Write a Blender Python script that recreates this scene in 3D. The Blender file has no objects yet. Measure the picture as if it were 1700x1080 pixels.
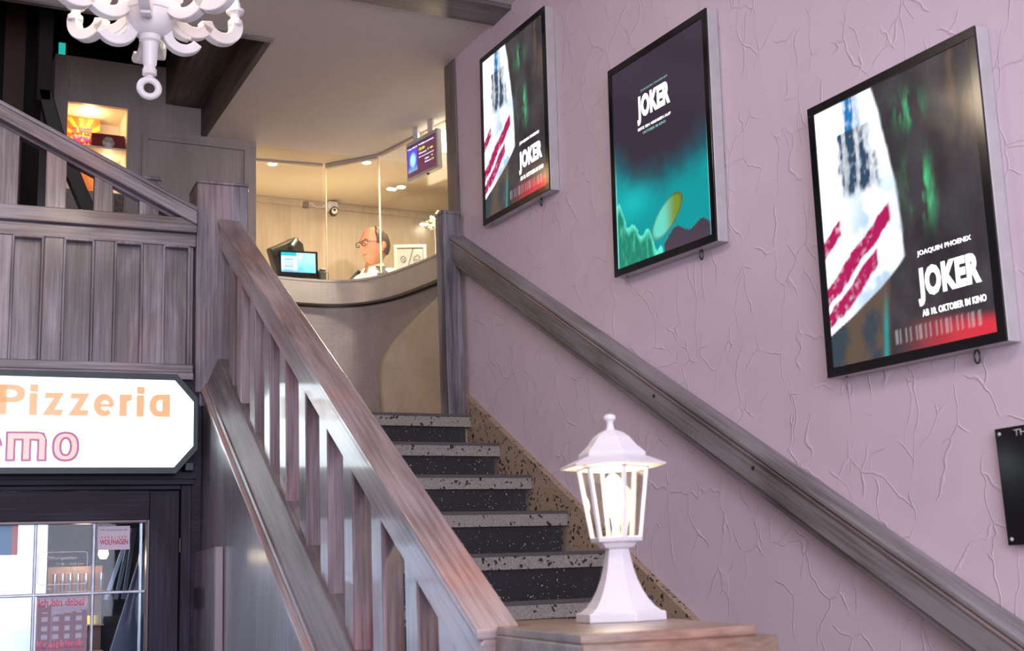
import bpy, math, random
from mathutils import Matrix, Vector, noise
random.seed(7)
sc = bpy.context.scene
COL = sc.collection
PI = math.pi

# ------------------------------------------------------------------ camera
# world axes: x to the right wall, y along the stairs (up and away), z up; the eye is the origin, the lobby floor is at z = -1.58
YAW, PITCH, ROLL = math.radians(26.759), math.radians(11.766), math.radians(-2.394)
fwd = Vector((math.sin(YAW)*math.cos(PITCH), math.cos(YAW)*math.cos(PITCH), math.sin(PITCH)))
rgt = Vector((math.cos(YAW), -math.sin(YAW), 0)); upv = rgt.cross(fwd)
r2 = math.cos(ROLL)*rgt + math.sin(ROLL)*upv
u2 = -math.sin(ROLL)*rgt + math.cos(ROLL)*upv
cam = bpy.data.objects.new('camera', bpy.data.cameras.new('camera')); COL.objects.link(cam)
cam.matrix_world = Matrix(((r2.x, u2.x, -fwd.x, 0), (r2.y, u2.y, -fwd.y, 0), (r2.z, u2.z, -fwd.z, 0), (0, 0, 0, 1)))
cam.data.sensor_width = 36.0
cam.data.lens = 2082.762/1700*36.0
cam.data.clip_start = 0.02
cam.data.dof.use_dof = True; cam.data.dof.focus_distance = 5.0; cam.data.dof.aperture_fstop = 5.6
sc.camera = cam

# ------------------------------------------------------------------ world and big lights
w = bpy.data.worlds.new('world'); sc.world = w; w.use_nodes = True
w.node_tree.nodes['Background'].inputs[0].default_value = (0.62, 0.60, 0.78, 1)
w.node_tree.nodes['Background'].inputs[1].default_value = 0.50
sc.view_settings.view_transform = 'Standard'; sc.view_settings.look = 'None'
sc.view_settings.exposure = 0.12; sc.view_settings.gamma = 1.0; sc.view_settings.use_curve_mapping = False

def lamp(name, kind, loc, energy, color, size=0.1, target=None, spot=None, sizey=None):
    d = bpy.data.lights.new(name, kind); d.energy = energy; d.color = color
    if kind == 'AREA':
        d.size = size
        if sizey: d.shape = 'RECTANGLE'; d.size_y = sizey
    else: d.shadow_soft_size = size
    if kind == 'SPOT': d.spot_size = math.radians(spot or 90); d.spot_blend = 0.6
    o = bpy.data.objects.new(name, d); COL.objects.link(o); o.location = loc
    if target is not None:
        o.rotation_euler = (Vector(target)-Vector(loc)).to_track_quat('-Z', 'Y').to_euler()
    return o
# broad fill lamp added behind the viewer, in place of unseen daylight
lamp('daylight_fill', 'AREA', (-0.2, -3.2, 1.0), 250, (0.86, 0.84, 1.0), 3.2, (1.3, 4, 0.5), sizey=2.4)
# overhead fill lamps added for the lobby, without fittings
lamp('lobby_fill_light', 'AREA', (0.4, 0.6, 2.55), 30, (1.0, 0.86, 0.86), 0.8, (0.6, 0.9, -1))
lamp('lobby_fill_light', 'AREA', (-0.3, 3.9, 2.55), 16, (1.0, 0.88, 0.85), 0.6, (-0.2, 3.6, -1))

# ------------------------------------------------------------------ materials
def mat_base(name):
    m = bpy.data.materials.new(name); m.use_nodes = True
    nt = m.node_tree; b = nt.nodes['Principled BSDF']
    return m, nt, b
def N(nt, t, **kw):
    n = nt.nodes.new(t)
    for k, v in kw.items(): setattr(n, k, v)
    return n
def ramp(nt, stops):
    r = nt.nodes.new('ShaderNodeValToRGB'); e = r.color_ramp.elements
    while len(e) < len(stops): e.new(0.5)
    for i, (p, c) in enumerate(stops): e[i].position = p; e[i].color = (*c, 1)
    return r
def coords(nt, scale, kind='Object', rot=(0, 0, 0)):
    tc = N(nt, 'ShaderNodeTexCoord'); mp = N(nt, 'ShaderNodeMapping')
    mp.inputs['Scale'].default_value = scale; mp.inputs['Rotation'].default_value = rot
    nt.links.new(tc.outputs[kind], mp.inputs[0]); return mp
def plain(name, col, rough=0.5, metal=0.0, var=0.06, scale=20, emit=None, es=0, coat=0, bump=0.0, sss=0):
    m, nt, b = mat_base(name)
    mp = coords(nt, (1, 1, 1)); n = N(nt, 'ShaderNodeTexNoise'); n.inputs['Scale'].default_value = scale; n.inputs['Detail'].default_value = 4
    nt.links.new(mp.outputs[0], n.inputs[0])
    r = ramp(nt, [(0.3, tuple(max(0, c*(1-var)) for c in col)), (0.7, tuple(min(1, c*(1+var)) for c in col))])
    nt.links.new(n.outputs[0], r.inputs[0]); nt.links.new(r.outputs[0], b.inputs['Base Color'])
    b.inputs['Roughness'].default_value = rough; b.inputs['Metallic'].default_value = metal
    b.inputs['Coat Weight'].default_value = coat
    if sss: b.inputs['Subsurface Weight'].default_value = sss; b.inputs['Subsurface Radius'].default_value = (0.02, 0.008, 0.004)
    if emit: b.inputs['Emission Color'].default_value = (*emit, 1); b.inputs['Emission Strength'].default_value = es
    if bump:
        bp = N(nt, 'ShaderNodeBump'); bp.inputs['Strength'].default_value = bump; bp.inputs['Distance'].default_value = 0.002
        nt.links.new(n.outputs[0], bp.inputs['Height']); nt.links.new(bp.outputs[0], b.inputs['Normal'])
    return m
def wood(name, axis, dark, mid, light, rough=0.4, coat=0.3, f=1.0, bump=0.25, patch=None):
    """limed wood: streaks along one local axis, larger worn patches over them"""
    m, nt, b = mat_base(name)
    s = [60*f]*3; s['xyz'.index(axis)] = 2.0*f
    p = [5.0]*3; p['xyz'.index(axis)] = 1.1
    mp = coords(nt, s); n = N(nt, 'ShaderNodeTexNoise'); n.inputs['Scale'].default_value = 1.6; n.inputs['Detail'].default_value = 8; n.inputs['Roughness'].default_value = 0.62
    nt.links.new(mp.outputs[0], n.inputs[0])
    mp2 = coords(nt, p); n2 = N(nt, 'ShaderNodeTexNoise'); n2.inputs['Scale'].default_value = 1.5; n2.inputs['Detail'].default_value = 5; n2.inputs['Distortion'].default_value = 0.6
    nt.links.new(mp2.outputs[0], n2.inputs[0])
    mix = N(nt, 'ShaderNodeMath', operation='MULTIPLY_ADD'); mix.inputs[1].default_value = 0.50
    m2 = N(nt, 'ShaderNodeMath', operation='MULTIPLY'); m2.inputs[1].default_value = 0.60
    nt.links.new(n2.outputs[0], m2.inputs[0]); nt.links.new(n.outputs[0], mix.inputs[0]); nt.links.new(m2.outputs[0], mix.inputs[2])
    r = ramp(nt, [(0.41, dark), (0.53, mid), (0.66, light)])
    nt.links.new(mix.outputs[0], r.inputs[0])
    out = r.outputs[0]
    if patch:
        n3 = N(nt, 'ShaderNodeTexNoise'); n3.inputs['Scale'].default_value = 0.9; n3.inputs['Detail'].default_value = 3
        mp3 = coords(nt, (3.1, 3.1, 2.3)); nt.links.new(mp3.outputs[0], n3.inputs[0])
        r3 = ramp(nt, [(0.5, (0, 0, 0)), (0.66, (0.75, 0.75, 0.75))]); nt.links.new(n3.outputs[0], r3.inputs[0])
        mx = N(nt, 'ShaderNodeMix', data_type='RGBA', blend_type='MULTIPLY'); mx.inputs['B'].default_value = (*patch, 1)
        nt.links.new(r3.outputs[0], mx.inputs['Factor']); nt.links.new(out, mx.inputs['A']); out = mx.outputs['Result']
    nt.links.new(out, b.inputs['Base Color'])
    if coat == 0.0: b.inputs['Specular IOR Level'].default_value = 0.2
    b.inputs['Roughness'].default_value = rough; b.inputs['Coat Weight'].default_value = coat; b.inputs['Coat Roughness'].default_value = 0.09 if coat > 0.61 else 0.18
    bp = N(nt, 'ShaderNodeBump'); bp.inputs['Strength'].default_value = bump; bp.inputs['Distance'].default_value = 0.002
    nt.links.new(n.outputs[0], bp.inputs['Height']); nt.links.new(bp.outputs[0], b.inputs['Normal'])
    return m
LD, LM, LL = (0.058, 0.044, 0.048), (0.122, 0.101, 0.112), (0.245, 0.222, 0.260)
WX = wood('limed_wood_x', 'x', LD, LM, LL, patch=(1.25, 0.92, 0.82))
WZ = wood('limed_wood_z', 'z', LD, LM, LL, patch=(1.25, 0.92, 0.82))
NZ = wood('newel_wood', 'z', (0.062, 0.052, 0.062), (0.125, 0.110, 0.133), (0.24, 0.225, 0.27), rough=0.5, coat=0.15, patch=(1.2, 0.8, 0.62))
RX = wood('rail_wood', 'x', (0.10, 0.065, 0.062), (0.22, 0.165, 0.165), (0.36, 0.30, 0.31), rough=0.36, coat=0.62, patch=(1.2, 0.84, 0.72))
BZ = wood('baluster_wood', 'z', (0.075, 0.050, 0.054), (0.160, 0.118, 0.124), (0.30, 0.25, 0.272), rough=0.36, coat=0.62, patch=(1.15, 0.84, 0.78))
WS = wood('string_wood', 'x', (0.050, 0.038, 0.040), (0.105, 0.086, 0.092), (0.185, 0.160, 0.175), rough=0.5, coat=0.08)
GX = wood('grey_rail_wood', 'x', (0.10, 0.086, 0.082), (0.185, 0.168, 0.168), (0.27, 0.252, 0.262), rough=0.5, coat=0.1, bump=0.3)
GZ = wood('grey_post_wood', 'z', (0.055, 0.050, 0.065), (0.15, 0.14, 0.155), (0.30, 0.29, 0.34), rough=0.5, coat=0.1, bump=0.5)
DX = wood('dark_beam_wood', 'y', (0.050, 0.038, 0.036), (0.080, 0.064, 0.062), (0.13, 0.11, 0.11), rough=0.5, coat=0.0)
BW = wood('ceiling_beam_wood', 'x', (0.07, 0.055, 0.05), (0.12, 0.10, 0.10), (0.2, 0.18, 0.19), rough=0.28, coat=0.5)
DZ = wood('dark_door_wood', 'z', (0.007, 0.005, 0.010), (0.016, 0.013, 0.026), (0.034, 0.030, 0.056), rough=0.5, coat=0.0)
DH = wood('dark_door_wood_across', 'x', (0.007, 0.005, 0.010), (0.016, 0.013, 0.026), (0.034, 0.030, 0.056), rough=0.5, coat=0.0)
UW = wood('understair_panel_wood', 'z', (0.09, 0.072, 0.080), (0.135, 0.110, 0.125), (0.19, 0.162, 0.185), rough=0.4, coat=0.5, f=0.5, bump=0.12)
CX = wood('laminate_cabinet', 'z', (0.27, 0.235, 0.23), (0.30, 0.265, 0.26), (0.33, 0.295, 0.29), rough=0.5, coat=0.0, bump=0.05)
BL = wood('booth_laminate', 'z', (0.40, 0.32, 0.24), (0.46, 0.375, 0.285), (0.51, 0.42, 0.33), rough=0.5, coat=0.0, bump=0.05)
CB = wood('counter_laminate', 'x', (0.42, 0.37, 0.335), (0.455, 0.40, 0.365), (0.49, 0.435, 0.40), rough=0.4, coat=0.1, bump=0.05)
CD = wood('counter_laminate_dark', 'x', (0.29, 0.25, 0.24), (0.33, 0.29, 0.28), (0.37, 0.325, 0.315), rough=0.45, coat=0.1, bump=0.05)
CL = wood('counter_laminate_lit', 'x', (0.50, 0.435, 0.345), (0.56, 0.49, 0.395), (0.61, 0.54, 0.45), rough=0.45, coat=0.1, bump=0.05)  # paler copy of the counter laminate, coloured as if lit
PT = wood('pedestal_wood', 'x', (0.11, 0.075, 0.05), (0.21, 0.155, 0.115), (0.33, 0.26, 0.21), rough=0.35, coat=0.4, patch=(1.15, 0.7, 0.55))
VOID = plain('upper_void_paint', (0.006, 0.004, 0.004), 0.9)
VRED = plain('dark_red_board', (0.022, 0.004, 0.003), 0.6)
WHT = plain('white_enamel', (0.72, 0.70, 0.73), 0.3, var=0.02)
CHW = plain('white_lacquered_wood', (0.80, 0.77, 0.77), 0.35, var=0.03, scale=9)
BLK = plain('black_gloss', (0.008, 0.008, 0.009), 0.15)
BLM = plain('black_plastic', (0.018, 0.018, 0.018), 0.4, bump=0.2)
ALU = plain('brushed_aluminium', (0.50, 0.485, 0.485), 0.45, metal=0.25)
TEAL = plain('dark_teal_metal', (0.008, 0.020, 0.028), 0.45)
LEAD = plain('lead_glazing_bar', (0.30, 0.31, 0.36), 0.35, metal=0.6, var=0.2)
CEIL = plain('ceiling_plaster', (0.60, 0.56, 0.565), 0.85, var=0.03, scale=35, bump=0.3)
CEILB = plain('booth_ceiling_paint', (0.58, 0.49, 0.38), 0.8, var=0.02)
FLOOR = plain('lobby_floor_stone', (0.16, 0.14, 0.13), 0.4, var=0.3, scale=14)

def plaster():
    m, nt, b = mat_base('lilac_plaster')
    b.inputs['Roughness'].default_value = 0.62
    mp = coords(nt, (1, 1, 1))
    # combed plaster: thin raised ridges in broken cells
    nz = N(nt, 'ShaderNodeTexNoise'); nz.inputs['Scale'].default_value = 4.5; nz.inputs['Detail'].default_value = 3
    nt.links.new(mp.outputs[0], nz.inputs[0])
    add = N(nt, 'ShaderNodeMix', data_type='RGBA', blend_type='LINEAR_LIGHT'); add.inputs['Factor'].default_value = 0.09
    nt.links.new(mp.outputs[0], add.inputs['A']); nt.links.new(nz.outputs['Color'], add.inputs['B'])
    hs = []
    for i, (scl, th) in enumerate(((3.4, 0.014), (5.6, 0.020))):
        mp2 = N(nt, 'ShaderNodeMapping'); mp2.inputs['Scale'].default_value = (1, 1.25, 0.8); mp2.inputs['Location'].default_value = (i*3.3, i*1.7, i*5.1)
        nt.links.new(add.outputs['Result'], mp2.inputs[0])
        v = N(nt, 'ShaderNodeTexVoronoi', feature='DISTANCE_TO_EDGE'); v.inputs['Scale'].default_value = scl
        nt.links.new(mp2.outputs[0], v.inputs['Vector'])
        r = ramp(nt, [(0.0, (1, 1, 1)), (th, (0, 0, 0))]); nt.links.new(v.outputs['Distance'], r.inputs[0])
        k = N(nt, 'ShaderNodeTexNoise'); k.inputs['Scale'].default_value = 5.5+i*3; k.inputs['Detail'].default_value = 2
        mp3 = N(nt, 'ShaderNodeMapping'); mp3.inputs['Location'].default_value = (7+i*9, 2, 4); nt.links.new(mp.outputs[0], mp3.inputs[0]); nt.links.new(mp3.outputs[0], k.inputs[0])
        kr = ramp(nt, [(0.45, (0, 0, 0)), (0.55, (1, 1, 1))]); nt.links.new(k.outputs[0], kr.inputs[0])
        mu = N(nt, 'ShaderNodeMath', operation='MULTIPLY'); nt.links.new(r.outputs[0], mu.inputs[0]); nt.links.new(kr.outputs[0], mu.inputs[1]); hs.append(mu)
    mx = N(nt, 'ShaderNodeMath', operation='MAXIMUM'); nt.links.new(hs[0].outputs[0], mx.inputs[0]); nt.links.new(hs[1].outputs[0], mx.inputs[1])
    g = N(nt, 'ShaderNodeTexNoise'); g.inputs['Scale'].default_value = 70; g.inputs['Detail'].default_value = 5; nt.links.new(mp.outputs[0], g.inputs[0])
    ma = N(nt, 'ShaderNodeMath', operation='MULTIPLY_ADD'); ma.inputs[1].default_value = 0.12; nt.links.new(g.outputs[0], ma.inputs[0]); nt.links.new(mx.outputs[0], ma.inputs[2])
    bp = N(nt, 'ShaderNodeBump'); bp.inputs['Strength'].default_value = 0.55; bp.inputs['Distance'].default_value = 0.004
    nt.links.new(ma.outputs[0], bp.inputs['Height']); nt.links.new(bp.outputs[0], b.inputs['Normal'])
    r2_ = ramp(nt, [(0.3, (0.62, 0.525, 0.60)), (0.7, (0.66, 0.56, 0.635))]); nt.links.new(nz.outputs[0], r2_.inputs[0])
    nt.links.new(r2_.outputs[0], b.inputs['Base Color'])
    return m
PLASTER = plaster()

def terrazzo(name, base, chip, scale, th, rough=0.35, chip2=None):
    m, nt, b = mat_base(name); mp = coords(nt, (1, 1, 1))
    nz = N(nt, 'ShaderNodeTexNoise'); nz.inputs['Scale'].default_value = 30; nt.links.new(mp.outputs[0], nz.inputs[0])
    add = N(nt, 'ShaderNodeMix', data_type='RGBA', blend_type='LINEAR_LIGHT'); add.inputs['Factor'].default_value = 0.02
    nt.links.new(mp.outputs[0], add.inputs['A']); nt.links.new(nz.outputs['Color'], add.inputs['B'])
    v = N(nt, 'ShaderNodeTexVoronoi'); v.inputs['Scale'].default_value = scale; nt.links.new(add.outputs['Result'], v.inputs['Vector'])
    sep = N(nt, 'ShaderNodeSeparateColor'); nt.links.new(v.outputs['Color'], sep.inputs[0])
    mul = N(nt, 'ShaderNodeMath', operation='MULTIPLY'); mul.inputs[1].default_value = th; nt.links.new(sep.outputs[0], mul.inputs[0])
    pw = N(nt, 'ShaderNodeMath', operation='POWER'); pw.inputs[1].default_value = 2.0; nt.links.new(mul.outputs[0], pw.inputs[0])
    lt = N(nt, 'ShaderNodeMath', operation='LESS_THAN'); nt.links.new(v.outputs['Distance'], lt.inputs[0]); nt.links.new(pw.outputs[0], lt.inputs[1])
    bn = N(nt, 'ShaderNodeTexNoise'); bn.inputs['Scale'].default_value = 160; nt.links.new(mp.outputs[0], bn.inputs[0])
    rr = ramp(nt, [(0.35, tuple(c*0.75 for c in base)), (0.65, tuple(c*1.2 for c in base))]); nt.links.new(bn.outputs[0], rr.inputs[0])
    mx = N(nt, 'ShaderNodeMix', data_type='RGBA'); nt.links.new(lt.outputs[0], mx.inputs['Factor']); nt.links.new(rr.outputs[0], mx.inputs['A'])
    mx.inputs['B'].default_value = (*chip, 1)
    nt.links.new(mx.outputs['Result'], b.inputs['Base Color']); b.inputs['Roughness'].default_value = rough
    return m
TZL = terrazzo('light_terrazzo', (0.27, 0.25, 0.225), (0.02, 0.018, 0.02), 60, 0.72)
TZD = terrazzo('black_terrazzo', (0.014, 0.013, 0.017), (0.42, 0.42, 0.45), 100, 0.50)
TZT = terrazzo('tan_terrazzo', (0.36, 0.265, 0.18), (0.03, 0.02, 0.015), 62, 0.74)
LIP = plain('step_edge_strip', (0.075, 0.065, 0.065), 0.5)

def glass(name, tint=(0.95, 0.98, 0.97), refl=1.0, fac=None):
    m, nt, b = mat_base(name); nt.nodes.remove(b)
    t = N(nt, 'ShaderNodeBsdfTransparent'); t.inputs[0].default_value = (*tint, 1)
    g = N(nt, 'ShaderNodeBsdfGlossy'); g.inputs['Roughness'].default_value = 0.02; g.inputs[0].default_value = (refl, refl, refl, 1)
    mx = N(nt, 'ShaderNodeMixShader'); out = nt.nodes['Material Output']
    fr = N(nt, 'ShaderNodeFresnel'); geo = N(nt, 'ShaderNodeNewGeometry'); io = N(nt, 'ShaderNodeMath', operation='MULTIPLY_ADD')
    io.inputs[1].default_value = -(1.45-1/1.45); io.inputs[2].default_value = 1.45
    nt.links.new(geo.outputs['Backfacing'], io.inputs[0]); nt.links.new(io.outputs[0], fr.inputs[0])
    if fac is None: nt.links.new(fr.outputs[0], mx.inputs[0])
    else: mx.inputs[0].default_value = fac
    nt.links.new(t.outputs[0], mx.inputs[1]); nt.links.new(g.outputs[0], mx.inputs[2]); nt.links.new(mx.outputs[0], out.inputs[0])
    return m
GLASS = glass('clear_glass', refl=0.8)
DGLASS = glass('door_glass', tint=(0.88, 0.92, 0.98), refl=0.30)
LGLASS = glass('lantern_glass', tint=(0.97, 0.95, 0.86), refl=0.8)
def emis(name, col, s, rough=0.3):
    m, nt, b = mat_base(name); b.inputs['Base Color'].default_value = (*[c*0.5 for c in col], 1)
    mp = coords(nt, (1, 1, 1)); n = N(nt, 'ShaderNodeTexNoise'); n.inputs['Scale'].default_value = 3; nt.links.new(mp.outputs[0], n.inputs[0])
    r = ramp(nt, [(0.2, tuple(c*0.96 for c in col)), (0.8, col)]); nt.links.new(n.outputs[0], r.inputs[0]); nt.links.new(r.outputs[0], b.inputs['Emission Color'])
    b.inputs['Emission Strength'].default_value = s; b.inputs['Roughness'].default_value = rough
    return m
def attrmat(name, s, rough=0.12, base=0.3):
    m, nt, b = mat_base(name); a = N(nt, 'ShaderNodeAttribute', attribute_name='Col')
    mu = N(nt, 'ShaderNodeMix', data_type='RGBA', blend_type='MULTIPLY'); mu.inputs['Factor'].default_value = 1; mu.inputs['B'].default_value = (base, base, base, 1)
    nt.links.new(a.outputs['Color'], mu.inputs['A']); nt.links.new(mu.outputs['Result'], b.inputs['Base Color'])
    if s: nt.links.new(a.outputs['Color'], b.inputs['Emission Color']); b.inputs['Emission Strength'].default_value = s
    b.inputs['Roughness'].default_value = rough
    return m
PRINT_LIT = attrmat('backlit_print', 1.45); PRINT_LIT.node_tree.nodes['Principled BSDF'].inputs['Specular IOR Level'].default_value = 0.3
PRINT = attrmat('paper_print', 0, 0.6, 1.0)
SCREEN = attrmat('screen_image', 1.3, 0.2)

# ------------------------------------------------------------------ mesh tools
WM = {}
def M_frame(o, x, y, z):
    return Matrix(((x[0], y[0], z[0], o[0]), (x[1], y[1], z[1], o[1]), (x[2], y[2], z[2], o[2]), (0, 0, 0, 1)))
I4 = Matrix.Identity(4)
def T(x, y, z): return Matrix.Translation((x, y, z))
class MB:
    def __init__(s): s.v = []; s.f = []; s.sm = []
    def add(s, vs, fs, smooth=False):
        k = len(s.v); s.v += [tuple(p) for p in vs]; s.f += [tuple(i+k for i in f) for f in fs]; s.sm += [smooth]*len(fs); return s
    def box(s, x0, x1, y0, y1, z0, z1, m=None):
        vs = [Vector((x, y, z)) for z in (z0, z1) for y in (y0, y1) for x in (x0, x1)]
        if m is not None: vs = [m @ p for p in vs]
        return s.add(vs, [(0, 2, 3, 1), (4, 5, 7, 6), (0, 1, 5, 4), (2, 6, 7, 3), (0, 4, 6, 2), (1, 3, 7, 5)])
    def prism(s, poly, a0, a1, plane='xz', smooth=False, m=None):
        """polygon in a plane, extruded along the remaining axis"""
        def P(u, v, a): return {'xz': (u, a, v), 'yz': (a, u, v), 'xy': (u, v, a)}[plane]
        n = len(poly); vs = [Vector(P(u, v, a0)) for u, v in poly]+[Vector(P(u, v, a1)) for u, v in poly]
        if m is not None: vs = [m @ p for p in vs]
        fs = [tuple(range(n))[::-1], tuple(range(n, 2*n))]+[(i, (i+1) % n, n+(i+1) % n, n+i) for i in range(n)]
        return s.add(vs, fs, smooth)
    def lathe(s, prof, n=24, c=(0, 0, 0), rot=0.0, smooth=True, m=None, cap=True):
        vs = []; fs = []
        for r, z in prof:
            for k in range(n):
                a = rot+2*PI*k/n; p = Vector((c[0]+r*math.cos(a), c[1]+r*math.sin(a), c[2]+z)); vs.append(m @ p if m is not None else p)
        for i in range(len(prof)-1):
            for k in range(n):
                k2 = (k+1) % n; fs.append((i*n+k, i*n+k2, (i+1)*n+k2, (i+1)*n+k))
        if cap: fs.append(tuple(range(n))[::-1]); fs.append(tuple(range((len(prof)-1)*n, len(prof)*n)))
        return s.add(vs, fs, smooth)
    def tube(s, pts, r, n=8, ry=None, smooth=True, closed=False, up=(0, 0, 1)):
        """sweep of an ellipse (or, with n=4, a bar) along points"""
        pts = [Vector(p) for p in pts]; k = len(pts); vs = []; fs = []; up = Vector(up)
        for i, p in enumerate(pts):
            a = pts[(i-1) % k] if (closed or i > 0) else p; b = pts[(i+1) % k] if (closed or i < k-1) else p
            t = (b-a).normalized(); x = t.cross(up)
            if x.length < 1e-4: x = t.cross(Vector((1, 0, 0)))
            x.normalize(); y = x.cross(t)
            rr = r[i] if isinstance(r, (list, tuple)) else r; r_y = rr if ry is None else ry
            for j in range(n):
                an = 2*PI*(j+(0.5 if n == 4 else 0))/n; q = 1.414 if n == 4 else 1
                vs.append(p+x*math.cos(an)*rr*q+y*math.sin(an)*r_y*q)
        rings = k if closed else k-1
        for i in range(rings):
            for j in range(n):
                i2 = (i+1) % k; j2 = (j+1) % n
                fs.append((i*n+j, i*n+j2, i2*n+j2, i2*n+j))
        if not closed: fs.append(tuple(range(n))[::-1]); fs.append(tuple(range((k-1)*n, k*n)))
        return s.add(vs, fs, smooth)
    def sph(s, c, r, n=16, sc_=(1, 1, 1)):
        prof = [(max(1e-4, math.sin(PI*i/10))*r, -math.cos(PI*i/10)*r) for i in range(11)]
        return s.lathe(prof, n, (0, 0, 0), m=T(*c) @ Matrix.Diagonal((*sc_, 1)))
def fixn(me):
    import bmesh
    bm = bmesh.new(); bm.from_mesh(me); bmesh.ops.recalc_face_normals(bm, faces=bm.faces); bm.to_mesh(me); bm.free()
def link(o, parent=None, M=None):
    COL.objects.link(o); M = I4 if M is None else M; WM[o.name] = M
    if parent is not None: o.parent = parent; o.matrix_basis = WM[parent.name].inverted() @ M
    else: o.matrix_basis = M
    return o
def build(name, mb, mat, parent=None, M=None, bevel=0.0, label=None, seg=2):
    me = bpy.data.meshes.new(name); me.from_pydata(mb.v, [], mb.f); fixn(me)
    me.polygons.foreach_set('use_smooth', mb.sm); me.materials.append(mat); me.update()
    if any(mb.sm): me.set_sharp_from_angle(angle=math.radians(38))
    o = bpy.data.objects.new(name, me); link(o, parent, M)
    if bevel:
        b = o.modifiers.new('bevel', 'BEVEL'); b.width = bevel; b.segments = seg; b.limit_method = 'ANGLE'; b.angle_limit = math.radians(30)
    if label: o['label'] = label
    return o
def thing(name, label, cat, M=None, group=None):
    o = bpy.data.objects.new(name, None); o.empty_display_size = 0.1; link(o, None, M)
    o['label'] = label; o['category'] = cat
    if group: o['group'] = group
    return o
def tag(o, label, cat, group=None):
    o['label'] = label; o['category'] = cat
    if group: o['group'] = group
    return o
def struct(o): o['kind'] = 'structure'; return o
def sbox(name, mat, x0, x1, y0, y1, z0, z1, parent=None, M=None):
    o = build(name, MB().box(x0, x1, y0, y1, z0, z1), mat, parent, M)
    return struct(o) if parent is None else o
def text(name, s, mat, parent, M, width, height, bold=0.0, depth=0.001, label=None, font_extra=1.0, spacing=1.0):
    """lettering fitted to width x height in the local xy plane of M, left-bottom at the origin"""
    c = bpy.data.curves.new(name, 'FONT'); c.body = s; c.size = 1; c.offset = bold; c.extrude = 0.0; c.space_character = spacing; c.resolution_u = 3
    t = bpy.data.objects.new(name+'_tmp', c); COL.objects.link(t)
    dg = bpy.context.evaluated_depsgraph_get(); me = bpy.data.meshes.new_from_object(t.evaluated_get(dg)); bpy.data.objects.remove(t); me.name = name
    xs = [v.co.x for v in me.vertices]; ys = [v.co.y for v in me.vertices]
    x0, x1, y0, y1 = min(xs), max(xs), min(ys), max(ys)
    for v in me.vertices: v.co = ((v.co.x-x0)/(x1-x0)*width, (v.co.y-y0)/(y1-y0)*height, 0)
    me.materials.clear(); me.materials.append(mat)
    o = bpy.data.objects.new(name, me); link(o, parent, M)
    sd = o.modifiers.new('thick', 'SOLIDIFY'); sd.thickness = depth; sd.offset = 0
    if label: o['label'] = label
    return o
def picture(name, wd, ht, nx, ny, fn, mat, parent, M, label=None, back=0.002):
    """printed sheet: a grid with a colour per vertex, lying in the local xy plane, and a thin back"""
    vs = [(wd*i/nx, ht*j/ny, 0) for j in range(ny+1) for i in range(nx+1)]
    fs = [(j*(nx+1)+i, j*(nx+1)+i+1, (j+1)*(nx+1)+i+1, (j+1)*(nx+1)+i) for j in range(ny) for i in range(nx)]
    k = len(vs); vs += [(0, 0, -back), (wd, 0, -back), (wd, ht, -back), (0, ht, -back)]; fs.append((k+3, k+2, k+1, k))
    me = bpy.data.meshes.new(name); me.from_pydata(vs, [], fs)
    ca = me.color_attributes.new('Col', 'FLOAT_COLOR', 'POINT')
    for i, v in enumerate(vs):
        c = fn(v[0]/wd, v[1]/ht) if i < k else (0.1, 0.1, 0.1)
        ca.data[i].color = (*c, 1)
    me.materials.append(mat); me.update()
    o = bpy.data.objects.new(name, me); link(o, parent, M)
    if label: o['label'] = label
    return o
def sst(a, b, x):
    t = min(1, max(0, (x-a)/(b-a))) if a != b else float(x > a); return t*t*(3-2*t)
def mixc(a, b, t): return tuple(a[i]*(1-t)+b[i]*t for i in range(3))
def nz(u, v, s=1.0, o=0.0): return noise.fractal(Vector((u*s, v*s, o)), 0.9, 2.0, 4)

# ================================================================== THE SETTING
FL = -1.58; LAND = 0.80; CE = 2.64
XW = 2.48
# right wall, ending at the landing
sbox('wall_right', PLASTER, XW, XW+0.14, -4.0, 5.54, FL, CE+0.4)
sbox('floor', FLOOR, -2.6, 2.6, -4.0, 9.0, FL-0.1, FL)
sbox('wall_left', PLASTER, -2.7, -2.6, -4.0, 8.6, FL, 5.0)
# landing slab with its front edge on the top step
o = build('floor_landing', MB().box(1.33, 4.3, 5.375, 7.12, LAND-0.2, LAND-0.001).box(-2.5, 1.33, 5.36, 6.95, LAND-0.2, LAND-0.001), TZT); struct(o)
sbox('floor_booth', TZT, 1.86, 4.3, 7.13, 7.95, 0.48, 0.58)
# ceiling with the stair opening at the left: a front field, a field right of the opening, and the edge boards
XO = 1.535
o = build('ceiling', MB().box(-2.6, 4.3, -4.0, 5.56, CE, CE+0.05).box(XO+0.03, 4.3, 5.56, 7.0, CE, CE+0.05), CEIL); struct(o)
sbox('ceiling_booth', CEILB, 1.86, 4.3, 7.0, 8.0, CE, CE+0.05)
# edge boards of the opening (dark stained)
o = build('trim_1', MB().box(XO, XO+0.03, 5.56, 6.95, CE-0.004, CE+0.18).box(1.33, XO, 5.56, 6.95, CE+0.165, CE+0.20).box(1.33, 1.35, 5.56, 6.95, CE+0.2, CE+0.42), DX); struct(o)
o = build('trim_2', MB().box(-2.6, XO+0.03, 5.53, 5.56, CE-0.012, CE+0.10), BW); struct(o)
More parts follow.
